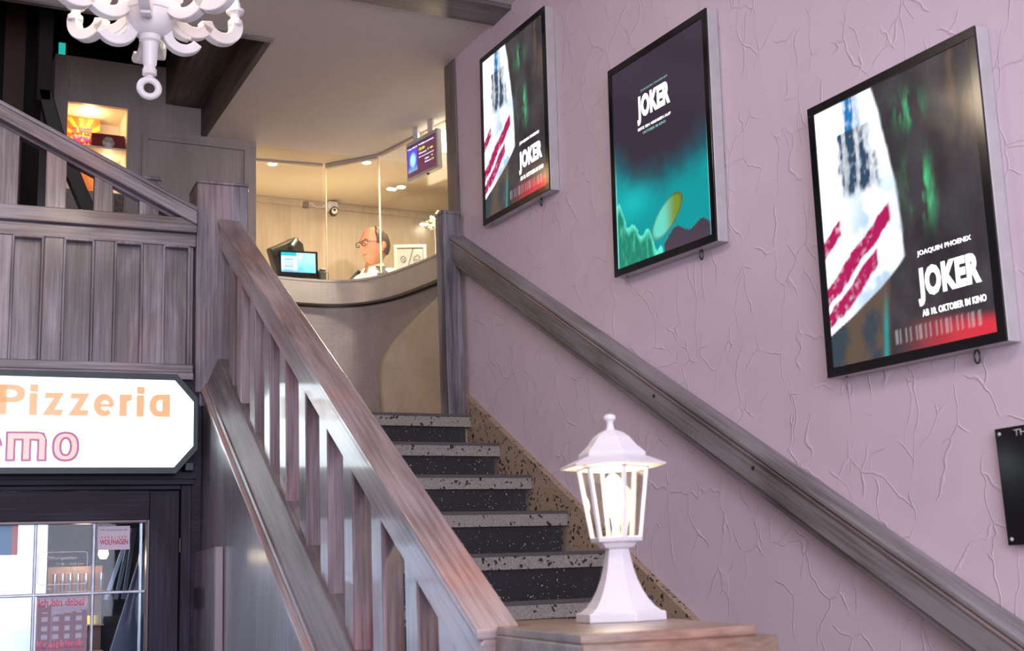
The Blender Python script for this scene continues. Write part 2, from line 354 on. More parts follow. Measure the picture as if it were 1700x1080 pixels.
# upper void over the stair opening
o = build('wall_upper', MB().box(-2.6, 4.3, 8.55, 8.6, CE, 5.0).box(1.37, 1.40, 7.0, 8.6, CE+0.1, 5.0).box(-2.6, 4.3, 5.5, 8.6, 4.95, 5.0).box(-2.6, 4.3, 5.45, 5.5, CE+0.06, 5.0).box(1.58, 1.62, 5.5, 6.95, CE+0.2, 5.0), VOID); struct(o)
for x0, x1, y in ((0.62, 0.80, 8.2), (0.95, 1.12, 8.4), (0.25, 0.36, 7.6)):
    tag(build('upper_board', MB().box(x0, x1, y, y+0.05, CE-0.4, 4.9), VRED, bevel=0.004), {0.62: 'dark red vertical board in the dark opening above the grey wall, left of centre', 0.95: 'dark red vertical board in the dark opening, right behind the chandelier arm', 0.25: 'leftmost dark red board in the dark opening above the sloping rail'}[x0], 'board')
# the ceiling beam at the top edge of the picture
tag(build('ceiling_beam', MB().box(-2.59, XW, 4.785, 4.98, CE-0.022, CE+0.02), BW, bevel=0.003), 'wide shallow grey wood beam running across the ceiling to the plaster wall', 'beam')
# post strip at the wall's end, up to the ceiling
tag(build('wall_end_post', MB().box(XW-0.012, XW+0.145, 5.43, 5.555, 1.80, CE-0.002), wood('post_strip_wood', 'z', (0.10, 0.08, 0.075), (0.16, 0.13, 0.125), (0.22, 0.19, 0.19), rough=0.5, coat=0.0), bevel=0.004), 'narrow grey wood strip closing the end of the plaster wall, from newel to ceiling', 'post')
# skirting of tan terrazzo that climbs with the stairs
sk = [(5.46, 0.945), (5.46, 0.60), (1.2, -2.0+0.35), (0.7, -1.58), (0.7, -1.50)]
sk = [(5.46, 0.945), (5.46, 0.40), (1.6, -1.58), (0.95, -1.58), (0.95, -1.68+0.0)]
sk = [(5.46, 0.945), (5.46, 0.40), (2.0, -1.57), (1.13, -1.57)]
struct(build('baseboard_right', MB().prism(sk, XW-0.03, XW-0.001, 'yz'), TZT))

# booth room behind the counter
struct(build('wall_booth_back', MB().box(1.80, 4.3, 7.95, 8.0, 0.48, CE+0.05), BL))
struct(build('wall_booth_right', MB().box(4.25, 4.3, 5.0, 7.95, 0.48, CE+0.05), BL))
struct(build('trim_3', MB().box(1.86, 4.25, 7.93, 7.95, CE-0.045, CE-0.002), BL))

# grey cabinet wall with the lit niche
Yc = 6.95
cw = MB()
nx0, nx1, nz0, nz1 = 0.797, 1.119, 2.24, 2.747
dx0, dx1, dz1 = 1.235, 1.79, 2.60
cw.box(0.722, nx0, Yc, Yc+0.03, 0.8, 3.02).box(nx0, nx1, Yc, Yc+0.03, nz1, 3.02).box(nx0, nx1, Yc, Yc+0.03, 0.8, nz0)
cw.box(nx1, 1.20, Yc, Yc+0.03, 0.8, 3.02).box(1.20, 1.86, Yc, Yc+0.03, dz1, 3.02 if False else 2.64).box(1.20, 1.37, Yc, Yc+0.03, 2.64, 3.03).box(1.37, 1.534, Yc, Yc+0.03, 2.64, 2.804)
cw.box(1.79, 1.86, Yc, Yc+0.03, 0.8, dz1).box(1.83, 1.86, Yc+0.03, 7.95, 0.8, 2.64)
cw.box(0.722, 0.75, Yc+0.03, 8.5, 0.8, 3.02).box(0.75, 1.37, Yc+0.03, 8.5, 3.0, 3.02)
struct(build('wall_cabinet', cw, CX, bevel=0.002))
# the flush door in that wall
d1 = struct(build('door_2', MB().box(1.20, 1.79, Yc+0.012, Yc+0.03, 0.8, dz1), CX))
build('door_frame', MB().box(1.20, 1.235, Yc-0.006, Yc+0.012, 0.8, dz1).box(1.235, 1.79, Yc-0.006, Yc+0.012, dz1-0.02, dz1), CX, d1, bevel=0.003)
# niche box
NICHE = plain('niche_cream_paint', (0.78, 0.68, 0.52), 0.5, var=0.02)
n = MB().box(nx0-0.01, nx1+0.01, Yc+0.30, Yc+0.31, nz0, nz1+0.01).box(nx0-0.012, nx0, Yc+0.03, Yc+0.31, nz0, nz1+0.01).box(nx1, nx1+0.012, Yc+0.03, Yc+0.31, nz0, nz1+0.01).box(nx0, nx1, Yc+0.03, Yc+0.31, nz1, nz1+0.012).box(nx0, nx1, Yc+0.03, Yc+0.31, nz0-0.01, nz0)
nc = thing('display_niche', 'brightly lit cream display niche in the grey wall, holding two boxes', 'niche', T(0.958, Yc, nz0))
build('niche_box', n, NICHE, nc)
build('shelf', MB().box(nx0, nx1, Yc+0.01, Yc+0.30, 2.497, 2.508), NICHE, nc, label='thin cream shelf')
build('downlight', MB().lathe([(0.022, 0), (0.022, 0.006)], 16, (0.93, Yc+0.14, nz1-0.006)), emis('niche_bulb', (1.0, 0.82, 0.5), 20), nc)
lamp('niche_lamp', 'POINT', (0.93, Yc+0.12, nz1-0.05), 1.6, (1.0, 0.72, 0.38), 0.03)
lamp('niche_lamp', 'POINT', (1.04, Yc+0.15, 2.44), 0.6, (1.0, 0.72, 0.42), 0.03)

# ================================================================== STAIRCASE
st = thing('staircase', 'straight terrazzo stairs with pale speckled noses and black risers', 'stairs', T(1.8, 3.3, FL))
x1 = 2.45
for i in range(14):
    zt = LAND-0.17*i; y = 5.325-0.296*i; x0 = 1.302-0.0521*(5.165-y) if y > 2.85 else 1.50
    build('step_nosing', MB().box(x0, x1, y, y+0.05, zt-0.058, zt-0.010), TZL, st, bevel=0.002, label='pale terrazzo nose strip')
    build('edge_strip', MB().box(x0, x1, y-0.004, y+0.036, zt-0.010, zt+0.0015), LIP, st)
    if i: build('tread', MB().box(x0, x1, y+0.036, y+0.34, zt-0.045, zt), TZL, st)
    build('riser', MB().box(x0, x1-0.022, y+0.022, y+0.05, zt-0.17+0.001, zt-0.058), TZD, st, label='black terrazzo riser with white chips')

# ================================================================== STAIR BALUSTRADE (left of the stairs)
bd = Vector((-0.15, -2.875, 0)).normalized(); bn = Vector((bd.y, -bd.x, 0))       # along (down the stairs), outward (to the left)
FB = M_frame((1.215, 5.165, 0), bd, -bn, (0, 0, 1)) if False else M_frame((1.215, 5.165, 0), bd, (-bn.x, -bn.y, 0), (0, 0, 1))
# local axes: x = s down the stairs, y = towards the steps (+), z up.  outward is -y
def slab(s0, s1, zt0, k, h, y0, y1, end=None):
    """sloping board: top z = zt0 - k*s, height h (vertical)"""
    p = [(s0, zt0-k*s0), (s1, zt0-k*s1), (s1, zt0-k*s1-h), (s0, zt0-k*s0-h)]
    return MB().prism(p, y0, y1, 'xz')
KS = 0.588
slopeM = lambda s0, z0: FB @ T(s0, 0, z0) @ Matrix.Rotation(math.atan(KS), 4, 'Y')
def sboard(name, s0, s1, ztop, h, y0, y1, mat, parent, bevel=0.004, label=None):
    """board whose own x axis runs down the slope; ztop(s) = ztop - KS*s, h measured vertically"""
    M = slopeM(s0, ztop-KS*s0); c = math.cos(math.atan(KS)); L = (s1-s0)/c; hp = h*c
    # plumb-cut ends
    t = math.tan(math.atan(KS))
    p = [(0, 0), (L, 0), (L+t*hp if False else L-(-t*hp)*0-0, -hp), (0, -hp)]
    sh = hp*t
    p = [(0, 0), (L, 0), (L-(-sh), -hp), (sh, -hp)]
    return build(name, MB().prism(p, y0, y1, 'xz'), mat, parent, M, bevel=bevel, label=label)
bal = thing('stair_balustrade', 'limed wood stair balustrade with broad upright slats, left of the steps', 'balustrade', FB @ T(1.4, 0, -0.6))
sboard('handrail', 0.03, 2.86, 1.603, 0.022, -0.008, 0.088, RX, bal, 0.005)
sboard('rail_apron', 0.03, 2.86, 1.581, 0.11, 0.006, 0.074, RX, bal, 0.003)
sboard('rail_bead', 0.03, 2.86, 1.577, 0.012, 0.0, 0.08, RX, bal, 0.004)
lefts = [(0.213, ), (0.372,), (0.618,), (0.864,), (1.098,), (1.36,), (1.608,), (1.858,), (2.110,), (2.369,)]
for i, (s,) in enumerate(lefts):
    wd = 0.088
    zt0 = 1.50-KS*s; zb0 = 1.00-0.588*s
    p = [(s, zt0), (s+wd, zt0-KS*wd), (s+wd, zb0-0.588*wd-0.01), (s, zb0-0.01)]
    build('baluster', MB().prism(p, 0.010, 0.066, 'xz'), BZ, bal, FB, bevel=0.004)
# closed string: one broad raked board that leans back from its bottom bead to the feet of the slats
def raked(name, s0, s1, section, mat, bevel=0.003):
    Mr = slopeM(s0, 0.9-KS*s0); inv = Mr.inverted() @ FB; k_ = len(section); vs = []
    for q in (s0, s1): vs += [inv @ Vector((q, y, c-KS*q)) for y, c in section]
    fs = [tuple(range(k_)), tuple(range(k_, 2*k_))]+[(i, (i+1) % k_, k_+(i+1) % k_, k_+i) for i in range(k_)]
    return build(name, MB().add(vs, fs), mat, bal, Mr, bevel=bevel)
raked('string_board', 0.03, 2.58, [(-0.058, 0.862), (0.0, 1.000), (0.078, 1.000), (0.078, 0.60), (-0.002, 0.60), (-0.002, 0.862)], WS)
raked('string_bead', 0.03, 2.45, [(-0.070, 0.850), (-0.070, 0.868), (-0.056, 0.880), (-0.003, 0.875), (-0.003, 0.850)], RX)
raked('string_groove', 0.03, 2.45, [(-0.055, 0.884), (-0.050, 0.896), (-0.044, 0.894), (-0.048, 0.882)], WX, 0.001)
build('end_post', MB().prism([(2.60, 1.48-KS*2.60), (2.84, 1.48-KS*2.84), (2.84, FL), (2.60, FL)], 0.006, 0.072, 'xz'), BZ, bal, FB, bevel=0.004)

# wall under the stairs, with the shallow box cover
p = [(-0.02, 0.82), (-0.02, FL), (4.0, FL), (4.0, 0.85-KS*4.0), ]
struct(build('wall_under_stairs', MB().prism([(-0.012, 0.845), (-0.012, FL), (2.45, FL), (2.45, 0.845-KS*2.45)], -0.060, -0.002, 'xz'), UW, M=FB))
bx_ = thing('access_panel', 'low plain panel fixed to the wall under the stairs beside the dark door', 'panel', FB @ T(0.3, -0.05, FL))
build('panel_board', MB().box(0.0, 0.47, -0.085, -0.061, FL+0.01, 0.19), UW, bx_, FB, bevel=0.004)
build('edge_strip', MB().box(0.47, 0.50, -0.090, -0.061, FL+0.01, 0.19), plain('pale_edge_strip', (0.27, 0.23, 0.27), 0.3), bx_, FB, bevel=0.003, label='pale edge strip')
build('vent_plate', MB().box(0.03, 0.29, -0.089, -0.085, -0.03, 0.05), plain('dark_vent', (0.04, 0.032, 0.04), 0.4), bx_, FB, label='dark plate')

# ================================================================== TOP-LEFT NEWEL AND UPPER BALUSTRADE (rotated frame F)
A = -0.048
FF = M_frame((1.10, 5.15, 0), (math.cos(A), math.sin(A), 0), (-math.sin(A), math.cos(A), 0), (0, 0, 1))
nw = thing('newel_post', 'thick square limed wood newel at the head of the stairs, left side', 'newel post', FF @ T(0.12, 0.1, LAND))
build('shaft', MB().box(0.020, 0.240, -0.012, 0.185, 0.835, 1.738), NZ, nw, FF, bevel=0.006)
build('cap', MB().box(0.018, 0.242, -0.015, 0.187, 1.738, 1.752), NZ, nw, FF, bevel=0.005)
build('foot_block', MB().box(0.040, 0.225, -0.005, 0.175, 0.78, 0.835), NZ, nw, FF, bevel=0.004)

ub = thing('upper_balustrade', 'panelled limed wood parapet with a sloping rail above the illuminated sign', 'balustrade', FF @ T(-1, 0, 0.9))
def ubp(name, mb, mat, bevel=0.004, label=None): return build(name, mb, mat, ub, FF, bevel=bevel, label=label)
def rot_rail(name, u0, u1, zt0, zt1, h0, h1, y0, y1, mat):
    k = (zt1-zt0)/(u1-u0); Mr = FF @ T(u0, 0, zt0) @ Matrix.Rotation(-math.atan(k), 4, 'Y')
    inv = Mr.inverted() @ FF
    pts = [(u0, zt0), (u1, zt1), (u1, zt1-h1), (u0, zt0-h0)]
    q = [inv @ Vector((a, 0, b)) for a, b in pts]
    return build(name, MB().prism([(v.x, v.z) for v in q], y0, y1, 'xz'), mat, ub, Mr, bevel=0.005)
rot_rail('sloping_rail', -2.2, 0.018, 2.700, 1.622, 0.080, 0.080, -0.045, 0.07, WX)
rot_rail('rail_apron', -2.2, 0.018, 2.660, 1.582, 0.052, 0.052, -0.004, 0.045, WX)
rot_rail('rail_bead', -2.2, 0.018, 2.690, 1.612, 0.012, 0.012, -0.052, -0.045, WX)
ubp('middle_rail', MB().box(-2.2, 0.02, -0.03, 0.06, 1.512, 1.575), WX)
ubp('lower_rail', MB().box(-2.2, 0.02, -0.006, 0.05, 1.455, 1.512), WX)
ubp('bottom_rail', MB().box(-2.2, 0.012, -0.016, 0.05, 0.915, 0.952).box(-2.2, 0.012, -0.028, 0.05, 0.885, 0.915), WX)
for k in range(12):      # slats above the middle rail
    c = [-0.0345, -0.174, -0.3575, -0.5435, -0.735][k] if k < 5 else -0.735-0.192*(k-4)
    hw = [0.0345, 0.04, 0.0375, 0.0395, 0.048][k] if k < 5 else 0.045
    zt = 1.56-0.487*c
    ubp('slat', MB().box(c-hw, c+hw, 0.002, 0.040, 1.56, zt), WZ, 0.003)
ps = [(-0.104, -0.013), (-0.298, -0.205), (-0.495, -0.397), (-0.689, -0.591)]+[(-0.689-0.196*k, -0.591-0.196*k) for k in range(1, 8)]
for a, b in ps:
    ubp('panel', MB().box(a, b, 0.030, 0.038, 0.94, 1.47), WZ, 0)
    ubp('panel_moulding', MB().box(a-0.012, a, -0.006, 0.03, 0.945, 1.462).box(b, b+0.012, -0.006, 0.03, 0.945, 1.462).box(a-0.012, b+0.012, -0.006, 0.03, 1.448, 1.462), WZ, 0.004)
for k in range(len(ps)-1):
    a, b = ps[k+1][1], ps[k][0]
    ubp('stile', MB().box(a+0.010, b-0.010, 0.0, 0.04, 0.94, 1.47), WZ, 0.004)
ubp('stile', MB().box(-0.013, 0.012, 0.01, 0.04, 0.94, 1.47), WZ, 0.002)

# dark things behind the upper balustrade
ds = thing('upper_flight', 'dark stair string rising behind the sloping rail at far left', 'stairs', T(0.6, 6.2, 1.6))
Md = T(0.46, 6.3, 2.62) @ Matrix.Rotation(0, 4, 'Z')
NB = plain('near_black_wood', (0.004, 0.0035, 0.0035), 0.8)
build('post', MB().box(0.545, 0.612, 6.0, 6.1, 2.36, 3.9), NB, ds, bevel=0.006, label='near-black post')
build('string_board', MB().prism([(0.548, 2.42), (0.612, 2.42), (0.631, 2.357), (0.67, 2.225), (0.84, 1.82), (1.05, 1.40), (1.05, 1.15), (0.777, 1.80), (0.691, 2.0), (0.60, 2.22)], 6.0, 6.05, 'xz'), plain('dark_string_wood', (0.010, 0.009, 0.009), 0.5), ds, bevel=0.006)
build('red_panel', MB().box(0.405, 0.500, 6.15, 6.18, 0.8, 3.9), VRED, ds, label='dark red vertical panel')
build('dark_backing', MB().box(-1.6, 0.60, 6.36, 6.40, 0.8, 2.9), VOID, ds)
sp = thing('second_newel', 'small grey wooden post top just showing behind the sloping rail', 'newel post', T(1.07, 5.95, LAND))
build('shaft', MB().box(1.030, 1.110, 5.90, 5.98, LAND, 1.985), GZ, sp, bevel=0.004); build('cap', MB().box(1.022, 1.118, 5.892, 5.988, 1.985, 2.003), GZ, sp, bevel=0.004)
tag(build('teal_glass_strip', MB().box(0.765, 0.802, 7.2, 7.21, 3.03, 3.20), emis('teal_reflection_glow', (0.02, 0.5, 0.42), 0.9)), 'small teal strip on top of the grey cabinet wall, its reflection painted as a glow', 'light')  # emission stands for a teal reflection; the strip is no lamp

# ================================================================== RIGHT WALL: NEWEL, HANDRAIL
rn = thing('newel_post', 'weathered blue-grey newel at the stair head against the plaster wall', 'newel post', T(2.41, 5.42, LAND))
build('shaft', MB().box(2.360, 2.452, 5.38, 5.475, LAND, 1.795), GZ, rn, bevel=0.004)
build('cap', MB().prism([(5.38, 1.795), (5.475, 1.795), (5.475, 1.812), (5.39, 1.816), (5.38, 1.812)], 2.358, 2.454, 'yz'), GZ, rn, bevel=0.004)
FR = M_frame((XW, 5.40, 0), (0, -1, 0), (1, 0, 0), (0, 0, 1))     # x = s down the stairs, y = into the wall (+)
wr = thing('wall_handrail', 'heavy moulded grey handrail board running down the lilac plaster wall', 'handrail', T(XW, 3.4, 0.5))
KR = 0.578
def rboard(name, s0, s1, ztop, h, y0, y1, mat, bevel=0.004):
    an = math.atan(KR); M = FR @ T(s0, 0, ztop-KR*s0) @ Matrix.Rotation(an, 4, 'Y'); c = math.cos(an); L = (s1-s0)/c; hp = h*c; sh = hp*math.tan(an)
    return build(name, MB().prism([(0, 0), (L, 0), (L+sh, -hp), (sh, -hp)], y0, y1, 'xz'), mat, wr, M, bevel=bevel)
rboard('rail_cap', 0.0, 5.1, 1.697, 0.022, -0.090, -0.001, GX, 0.006)
rboard('rail_board', 0.0, 5.1, 1.676, 0.10, -0.078, -0.001, GX, 0.003)
rboard('rail_bead', 0.0, 5.1, 1.672, 0.014, -0.084, -0.07, RX, 0.004)
rboard('lower_moulding', 0.0, 5.1, 1.580, 0.035, -0.064, -0.001, GX, 0.006)
for s in (1.72, 2.25, 4.2):
    build('screw', MB().lathe([(0.007, 0), (0.007, 0.002), (0.003, 0.003)], 12, m=FR @ T(s, -0.078, 1.63-KR*s) @ Matrix.Rotation(PI/2, 4, 'X')), BLM, wr)

# ================================================================== POSTERS
def art_a(u, v):
    """abstract stand-in: pale field, blue and crimson sweeps, dark right half, red wedge"""
    n1 = nz(u, v, 7, 1.3); n2 = nz(u, v, 26, 5.1); n3 = nz(u*3, v, 5, 9.7)
    edge = 0.40+0.12*math.sin((1-v)*2.5)+0.01*n1
    if v < 0.34: edge -= 0.56*((0.34-v)/0.24)**1.25
    dark = (0.030+0.012*n1, 0.026+0.012*n1, 0.030+0.012*n1)
    dark = mixc(dark, (0.20, 0.11, 0.05), 0.35*sst(0.45, 1, v)*sst(0.7, 1.0, u)*sst(0.0, 0.5, n3+0.1))
    g = math.exp(-((u-0.62+0.14*(v-0.85))/0.07)**2)*max(0, math.exp(-((v-0.86)/0.05)**2)+0.9*math.exp(-((v-0.56)/0.09)**2))*max(0, 0.3+1.6*n3)
    dark = mixc(dark, (0.06, 0.55, 0.22), min(0.85, g))
    wedge = sst(0.0, 0.03, (0.02+0.16*(1.0-u)*1.0)-v+0.0)*sst(0.42, 0.62, u) if u < 0.99 else sst(0.03, 0, v)
    dark = mixc(dark, (0.50, 0.025, 0.04), 0.8*sst(0.0, 0.05, 0.13-v-0.10*(u-0.5))*sst(0.45, 0.95, u+0.6*(0.1-v)))
    if 0.035 < v < 0.085 and 0.42 < u < 0.93:
        st_ = math.sin(u*900)+0.6*math.sin(u*377)
        if st_ > 0.2: dark = mixc(dark, (0.33, 0.31, 0.33), 0.45)
    low = mixc((0.025, 0.038, 0.05), (0.075, 0.052, 0.038), sst(0.0, 0.3, u+0.4*n1))
    low = mixc(low, (0.0, 0.22, 0.22), 0.9*math.exp(-((u-0.36-0.12*v)/0.014)**2)*sst(0.26, 0.1, v))
    dark = mixc(low, dark, sst(0.36+0.12*v, 0.40+0.12*v, u)) if v < 0.28 else dark
    pale = (0.93+0.1*n2, 0.97+0.1*n2, 1.0+0.1*n2)
    pale = mixc(pale, (0.25, 0.36, 0.47), max(0, min(0.92, 0.5+1.1*n1+0.5*sst(0.30, 0.12, v)))*sst(0.95, 0.45, v)*sst(0.0, 0.3, u))
    # two broad blue brush bars, slanting, and three parallel crimson bars: plain stripes, no figure
    ub = u+0.10*(v-0.8)
    blue = sst(0.13, 0.17, ub+0.03*n1)*sst(0.40, 0.36, ub+0.03*n2)*sst(0.60, 0.66, v)*(1 if v < 0.88 else sst(0.20, 0.22, ub)*sst(0.34, 0.32, ub))
    blue *= 0.55+0.45*sst(-0.2, 0.2, nz(u*6, v, 4, 3.3))
    pale = mixc(pale, (0.01, 0.12, 0.30) if v > 0.88 else (0.022, 0.045, 0.08), min(1, blue*(1.1+0.5*n2)))
    d_ = v-0.55*u+0.02*n1
    for lo, hi, umax in ((0.14, 0.20, 0.36), (0.23, 0.30, 0.46), (0.42, 0.48, 0.13)):
        cr = sst(lo-0.012, lo+0.006, d_)*sst(hi+0.012, hi-0.006, d_)*sst(umax+0.01, umax-0.02, u)
        pale = mixc(pale, (0.27, 0.008, 0.065), min(1, cr*(1.1+0.6*n2)))
    pale = tuple(max(0, c_) for c_ in pale)
    t = sst(edge-0.012, edge+0.012, u)
    return mixc(pale, dark, t)
def art_b(u, v):
    """abstract stand-in: black over teal mist with green folds at the foot"""
    n1 = nz(u, v, 5, 2.2); n2 = nz(u*2, v, 14, 7.1)
    top = (0.028, 0.020, 0.032)
    tv = v+0.05*n1-0.16*math.exp(-(u/0.2)**2)-0.05*sst(0.7, 1, u)
    c = mixc((0.005, 0.19, 0.20), (0.012, 0.06, 0.08), sst(0.22, 0.42, tv)); c = mixc(c, top, sst(0.34, 0.52, tv))
    c = mixc(c, (0.01, 0.36, 0.37), 0.6*math.exp(-((u-0.2)/0.2)**2-((v-0.30)/0.08)**2))
    hill = 0.30-0.62*u+0.03*math.sin(u*40)+0.05*n1
    if v < hill and u < 0.52: c = mixc((0.01, 0.14, 0.09), (0.08, 0.50, 0.36), sst(0.06, 0.0, hill-v)+max(0, 0.5*n2))
    b = ((u-0.56)/0.17)**2+((v-0.165-0.35*(u-0.56))/0.075)**2
    if b < 1.0 and not (v < hill): c = mixc(mixc((0.09, 0.42, 0.34), (0.12, 0.17, 0.02), sst(0.5, 0.66, u)), (0.03, 0.04, 0.03), sst(0.6, 1.0, b)*0.7)
    r = 0.085-0.25*(u-0.75)**2*2+0.02*math.sin(u*22)
    if u > 0.52 and v < r: c = (0.045, 0.030, 0.045)
    e = min(u, 1-u)
    c = mixc(c, (0.25, 0.95, 0.90), 0.8*sst(0.014, 0.0, e)*sst(0.6, 0.25, v))
    return c
TXW = emis('lit_white_lettering', (1.0, 1.0, 1.0), 1.6); TXG = emis('dim_green_lettering', (0.20, 0.42, 0.38), 0.9); TXD = emis('dim_grey_lettering', (0.35, 0.35, 0.36), 0.5)
def lightbox(yc, zc, tilt, art, label, words, hook_u, group=None):
    c, s = math.cos(tilt), math.sin(tilt)
    # local x = viewer's right (down the stairs), y = up, z = out of the wall
    M = M_frame((XW, yc, zc), (0, -c, -s), (0, -s, c), (-1, 0, 0))
    W_, H_ = 0.66, 0.82
    t = thing('poster_lightbox', label, 'light box', M)
    D = 0.050; f = 0.028
    k = MB().box(-W_/2, W_/2, -H_/2, H_/2, 0.001, D-0.006)
    build('case', k, ALU, t, M, bevel=0.003, label='silver aluminium case')
    fr = MB()
    fr.box(-W_/2+0.001, W_/2-0.001, H_/2-f, H_/2-0.001, D-0.006, D).box(-W_/2+0.001, W_/2-0.001, -H_/2+0.001, -H_/2+f, D-0.006, D)
    fr.box(-W_/2+0.001, -W_/2+f, -H_/2+f, H_/2-f, D-0.006, D).box(W_/2-f, W_/2-0.001, -H_/2+f, H_/2-f, D-0.006, D)
    build('frame', fr, BLK, t, M, bevel=0.001, label='black glass border')
    iw, ih = W_-2*f, H_-2*f; Mo = M @ T(-W_/2+f, -H_/2+f, D-0.0035)
    pr = picture('print', iw, ih, 110, 136, art, PRINT_LIT, t, Mo)
    for (nm, s_, m_, u, v, uw, vh, bold) in words:
        text(nm, s_, m_, pr, Mo @ T(u*iw, v*ih, 0.0012), uw*iw, vh*ih, bold, 0.0008, spacing=1.10 if s_ == 'JOKER' else 1.04)
    hk = W_*hook_u-W_/2; Mh = M @ T(hk, -H_/2, 0.02)
    pts = [Mh @ Vector((0.009*math.sin(a)+0.0, -0.018-0.014*math.cos(a)*1.2, 0)) for a in [PI+0.35+(2*PI-0.7)*i/14 for i in range(15)]]
    pts = [Mh @ Vector((-0.004, 0.002, 0))]+pts+[Mh @ Vector((0.004, 0.002, 0))]
    build('hanging_loop', MB().tube(pts, 0.0028, 6, up=(1, 0, 0)), BLM, t, label='black cord loop')
    build('screw', MB().lathe([(0.004, 0), (0.004, 0.002)], 10, m=M @ T(-W_/2+0.06, -H_/2-0.001, 0.03) @ Matrix.Rotation(PI/2, 4, 'X')), BLM, t)
    return t
wa = [('lettering', 'JOAQUIN PHOENIX', TXW, 0.60, 0.318, 0.31, 0.022, 0.012), ('lettering', 'JOKER', TXW, 0.585, 0.145, 0.36, 0.135, 0.055), ('lettering', 'AB 10. OKTOBER IM KINO', TXW, 0.60, 0.108, 0.36, 0.024, 0.02)]
wb = [('lettering', 'JOAQUIN PHOENIX', TXG, 0.33, 0.825, 0.30, 0.012, 0.0), ('lettering', 'JOKER', TXW, 0.285, 0.665, 0.36, 0.145, 0.055), ('lettering', 'SETZ EIN GRINSEN AUF', TXW, 0.285, 0.638, 0.36, 0.013, 0.01), ('lettering', 'OKTOBER IM KINO', TXG, 0.34, 0.612, 0.25, 0.013, 0.01)]
lightbox(4.732, 2.047, 0.035, art_a, 'poster light box highest up the stairs, pale and crimson print', wa, 0.80)
lightbox(3.595, 1.522, 0.047, art_b, 'middle poster light box on the stair wall, black and teal print', wb, 0.80)
lightbox(2.466, 0.955, 0.024, art_a, 'largest-looking poster light box nearest the viewer, pale and crimson print', wa, 0.81)
# black acrylic sign at the right edge
Ms = M_frame((XW, 2.245, 0.192), (0, -1, 0), (0, 0, 1), (-1, 0, 0))
sg = thing('wall_sign', 'glossy black sign plate with silver screws on the wall below the nearest poster', 'sign', Ms)
build('plate', MB().box(0, 0.60, -0.142, 0.142, 0.012, 0.020), BLK, sg, Ms, bevel=0.001)
for x, y in ((0.014, 0.128), (0.014, -0.128), (0.586, 0.128), (0.586, -0.128)):
    build('screw', MB().lathe([(0.005, 0.001), (0.005, 0.022), (0.003, 0.024)], 12, m=Ms @ T(x, y, 0)), ALU, sg)
text('lettering', 'THI', plain('grey_lettering', (0.55, 0.55, 0.56), 0.4), sg, Ms @ T(0.058, 0.118, 0.0205), 0.045, 0.016, 0.01, 0.0006)

# ================================================================== PIZZERIA SIGN AND DOOR (frame F)
SG = thing('illuminated_sign', 'white illuminated pizzeria sign in a dark frame with cut corners', 'sign', FF @ T(-0.7, -0.1, 0.5))
def oct_(x0, x1, z0, z1, c): return [(x0+c, z0), (x1-c, z0), (x1, z0+c*1.15), (x1, z1-c*1.15), (x1-c, z1), (x0+c, z1), (x0, z1-c*1.15), (x0, z0+c*1.15)]
outer = oct_(-1.95, 0.008, 0.490, 0.883, 0.082); inner = oct_(-1.93, -0.008, 0.514, 0.859, 0.074)
fm = MB(); n8 = 8
vs = [(a, -0.16, b) for a, b in outer]+[(a, -0.16, b) for a, b in inner]+[(a, -0.148, b) for a, b in inner]+[(a, -0.04, b) for a, b in outer]
fs = []
for i in range(n8):
    j = (i+1) % n8
    fs += [(i, j, n8+j, n8+i), (n8+i, n8+j, 2*n8+j, 2*n8+i), (i, 3*n8+i, 3*n8+j, j)]
fs.append(tuple(range(3*n8, 4*n8)))
fm.add(vs, fs); build('frame', fm, TEAL, SG, FF)
face = build('lit_face', MB().prism(inner, -0.150, -0.146, 'xz'), emis('sign_acrylic', (0.82, 0.96, 1.0), 3.2), SG, FF)
ORG = emis('orange_letters', (0.72, 0.38, 0.17), 0.78); CRM = emis('pale_pink_letters', (0.80, 0.52, 0.46), 0.70); PUR = emis('purple_outline', (0.45, 0.07, 0.25), 0.5)
def sgl(s_, mat, u, z, wd, h, bold, off=-0.1515):
    Mt = FF @ M_frame((u, off, z), (1, 0, 0), (0, 0, 1), (0, -1, 0)); text('lettering', s_, mat, face, Mt, wd, h, bold, 0.001)
def block_letters(mat, shapes, off, name='lettering'):
    """cut letters as flat plates: list of (outer polygon, hole polygon or None) in (u,z)"""
    mb = MB()
    for outp, hole in shapes:
        if hole is None: mb.prism(outp, off-0.0008, off+0.0008, 'xz'); continue
        n_ = len(outp); h_ = hole
        for y in (off-0.0008, off+0.0008):
            mb.add([(a, y, b) for a, b in outp]+[(a, y, b) for a, b in h_], [(i, (i+1) % n_, n_+(i+1) % n_, n_+i) for i in range(n_)])
    return build(name, mb, mat, face, FF)
def ell(cx, cz, rx, rz, n_=28, sq=2.0):
    r = []
    for i in range(n_):
        a = 2*PI*i/n_; c, s = math.cos(a), math.sin(a)
        r.append((cx+rx*math.copysign(abs(c)**(2/sq), c), cz+rz*math.copysign(abs(s)**(2/sq), s)))
    return r
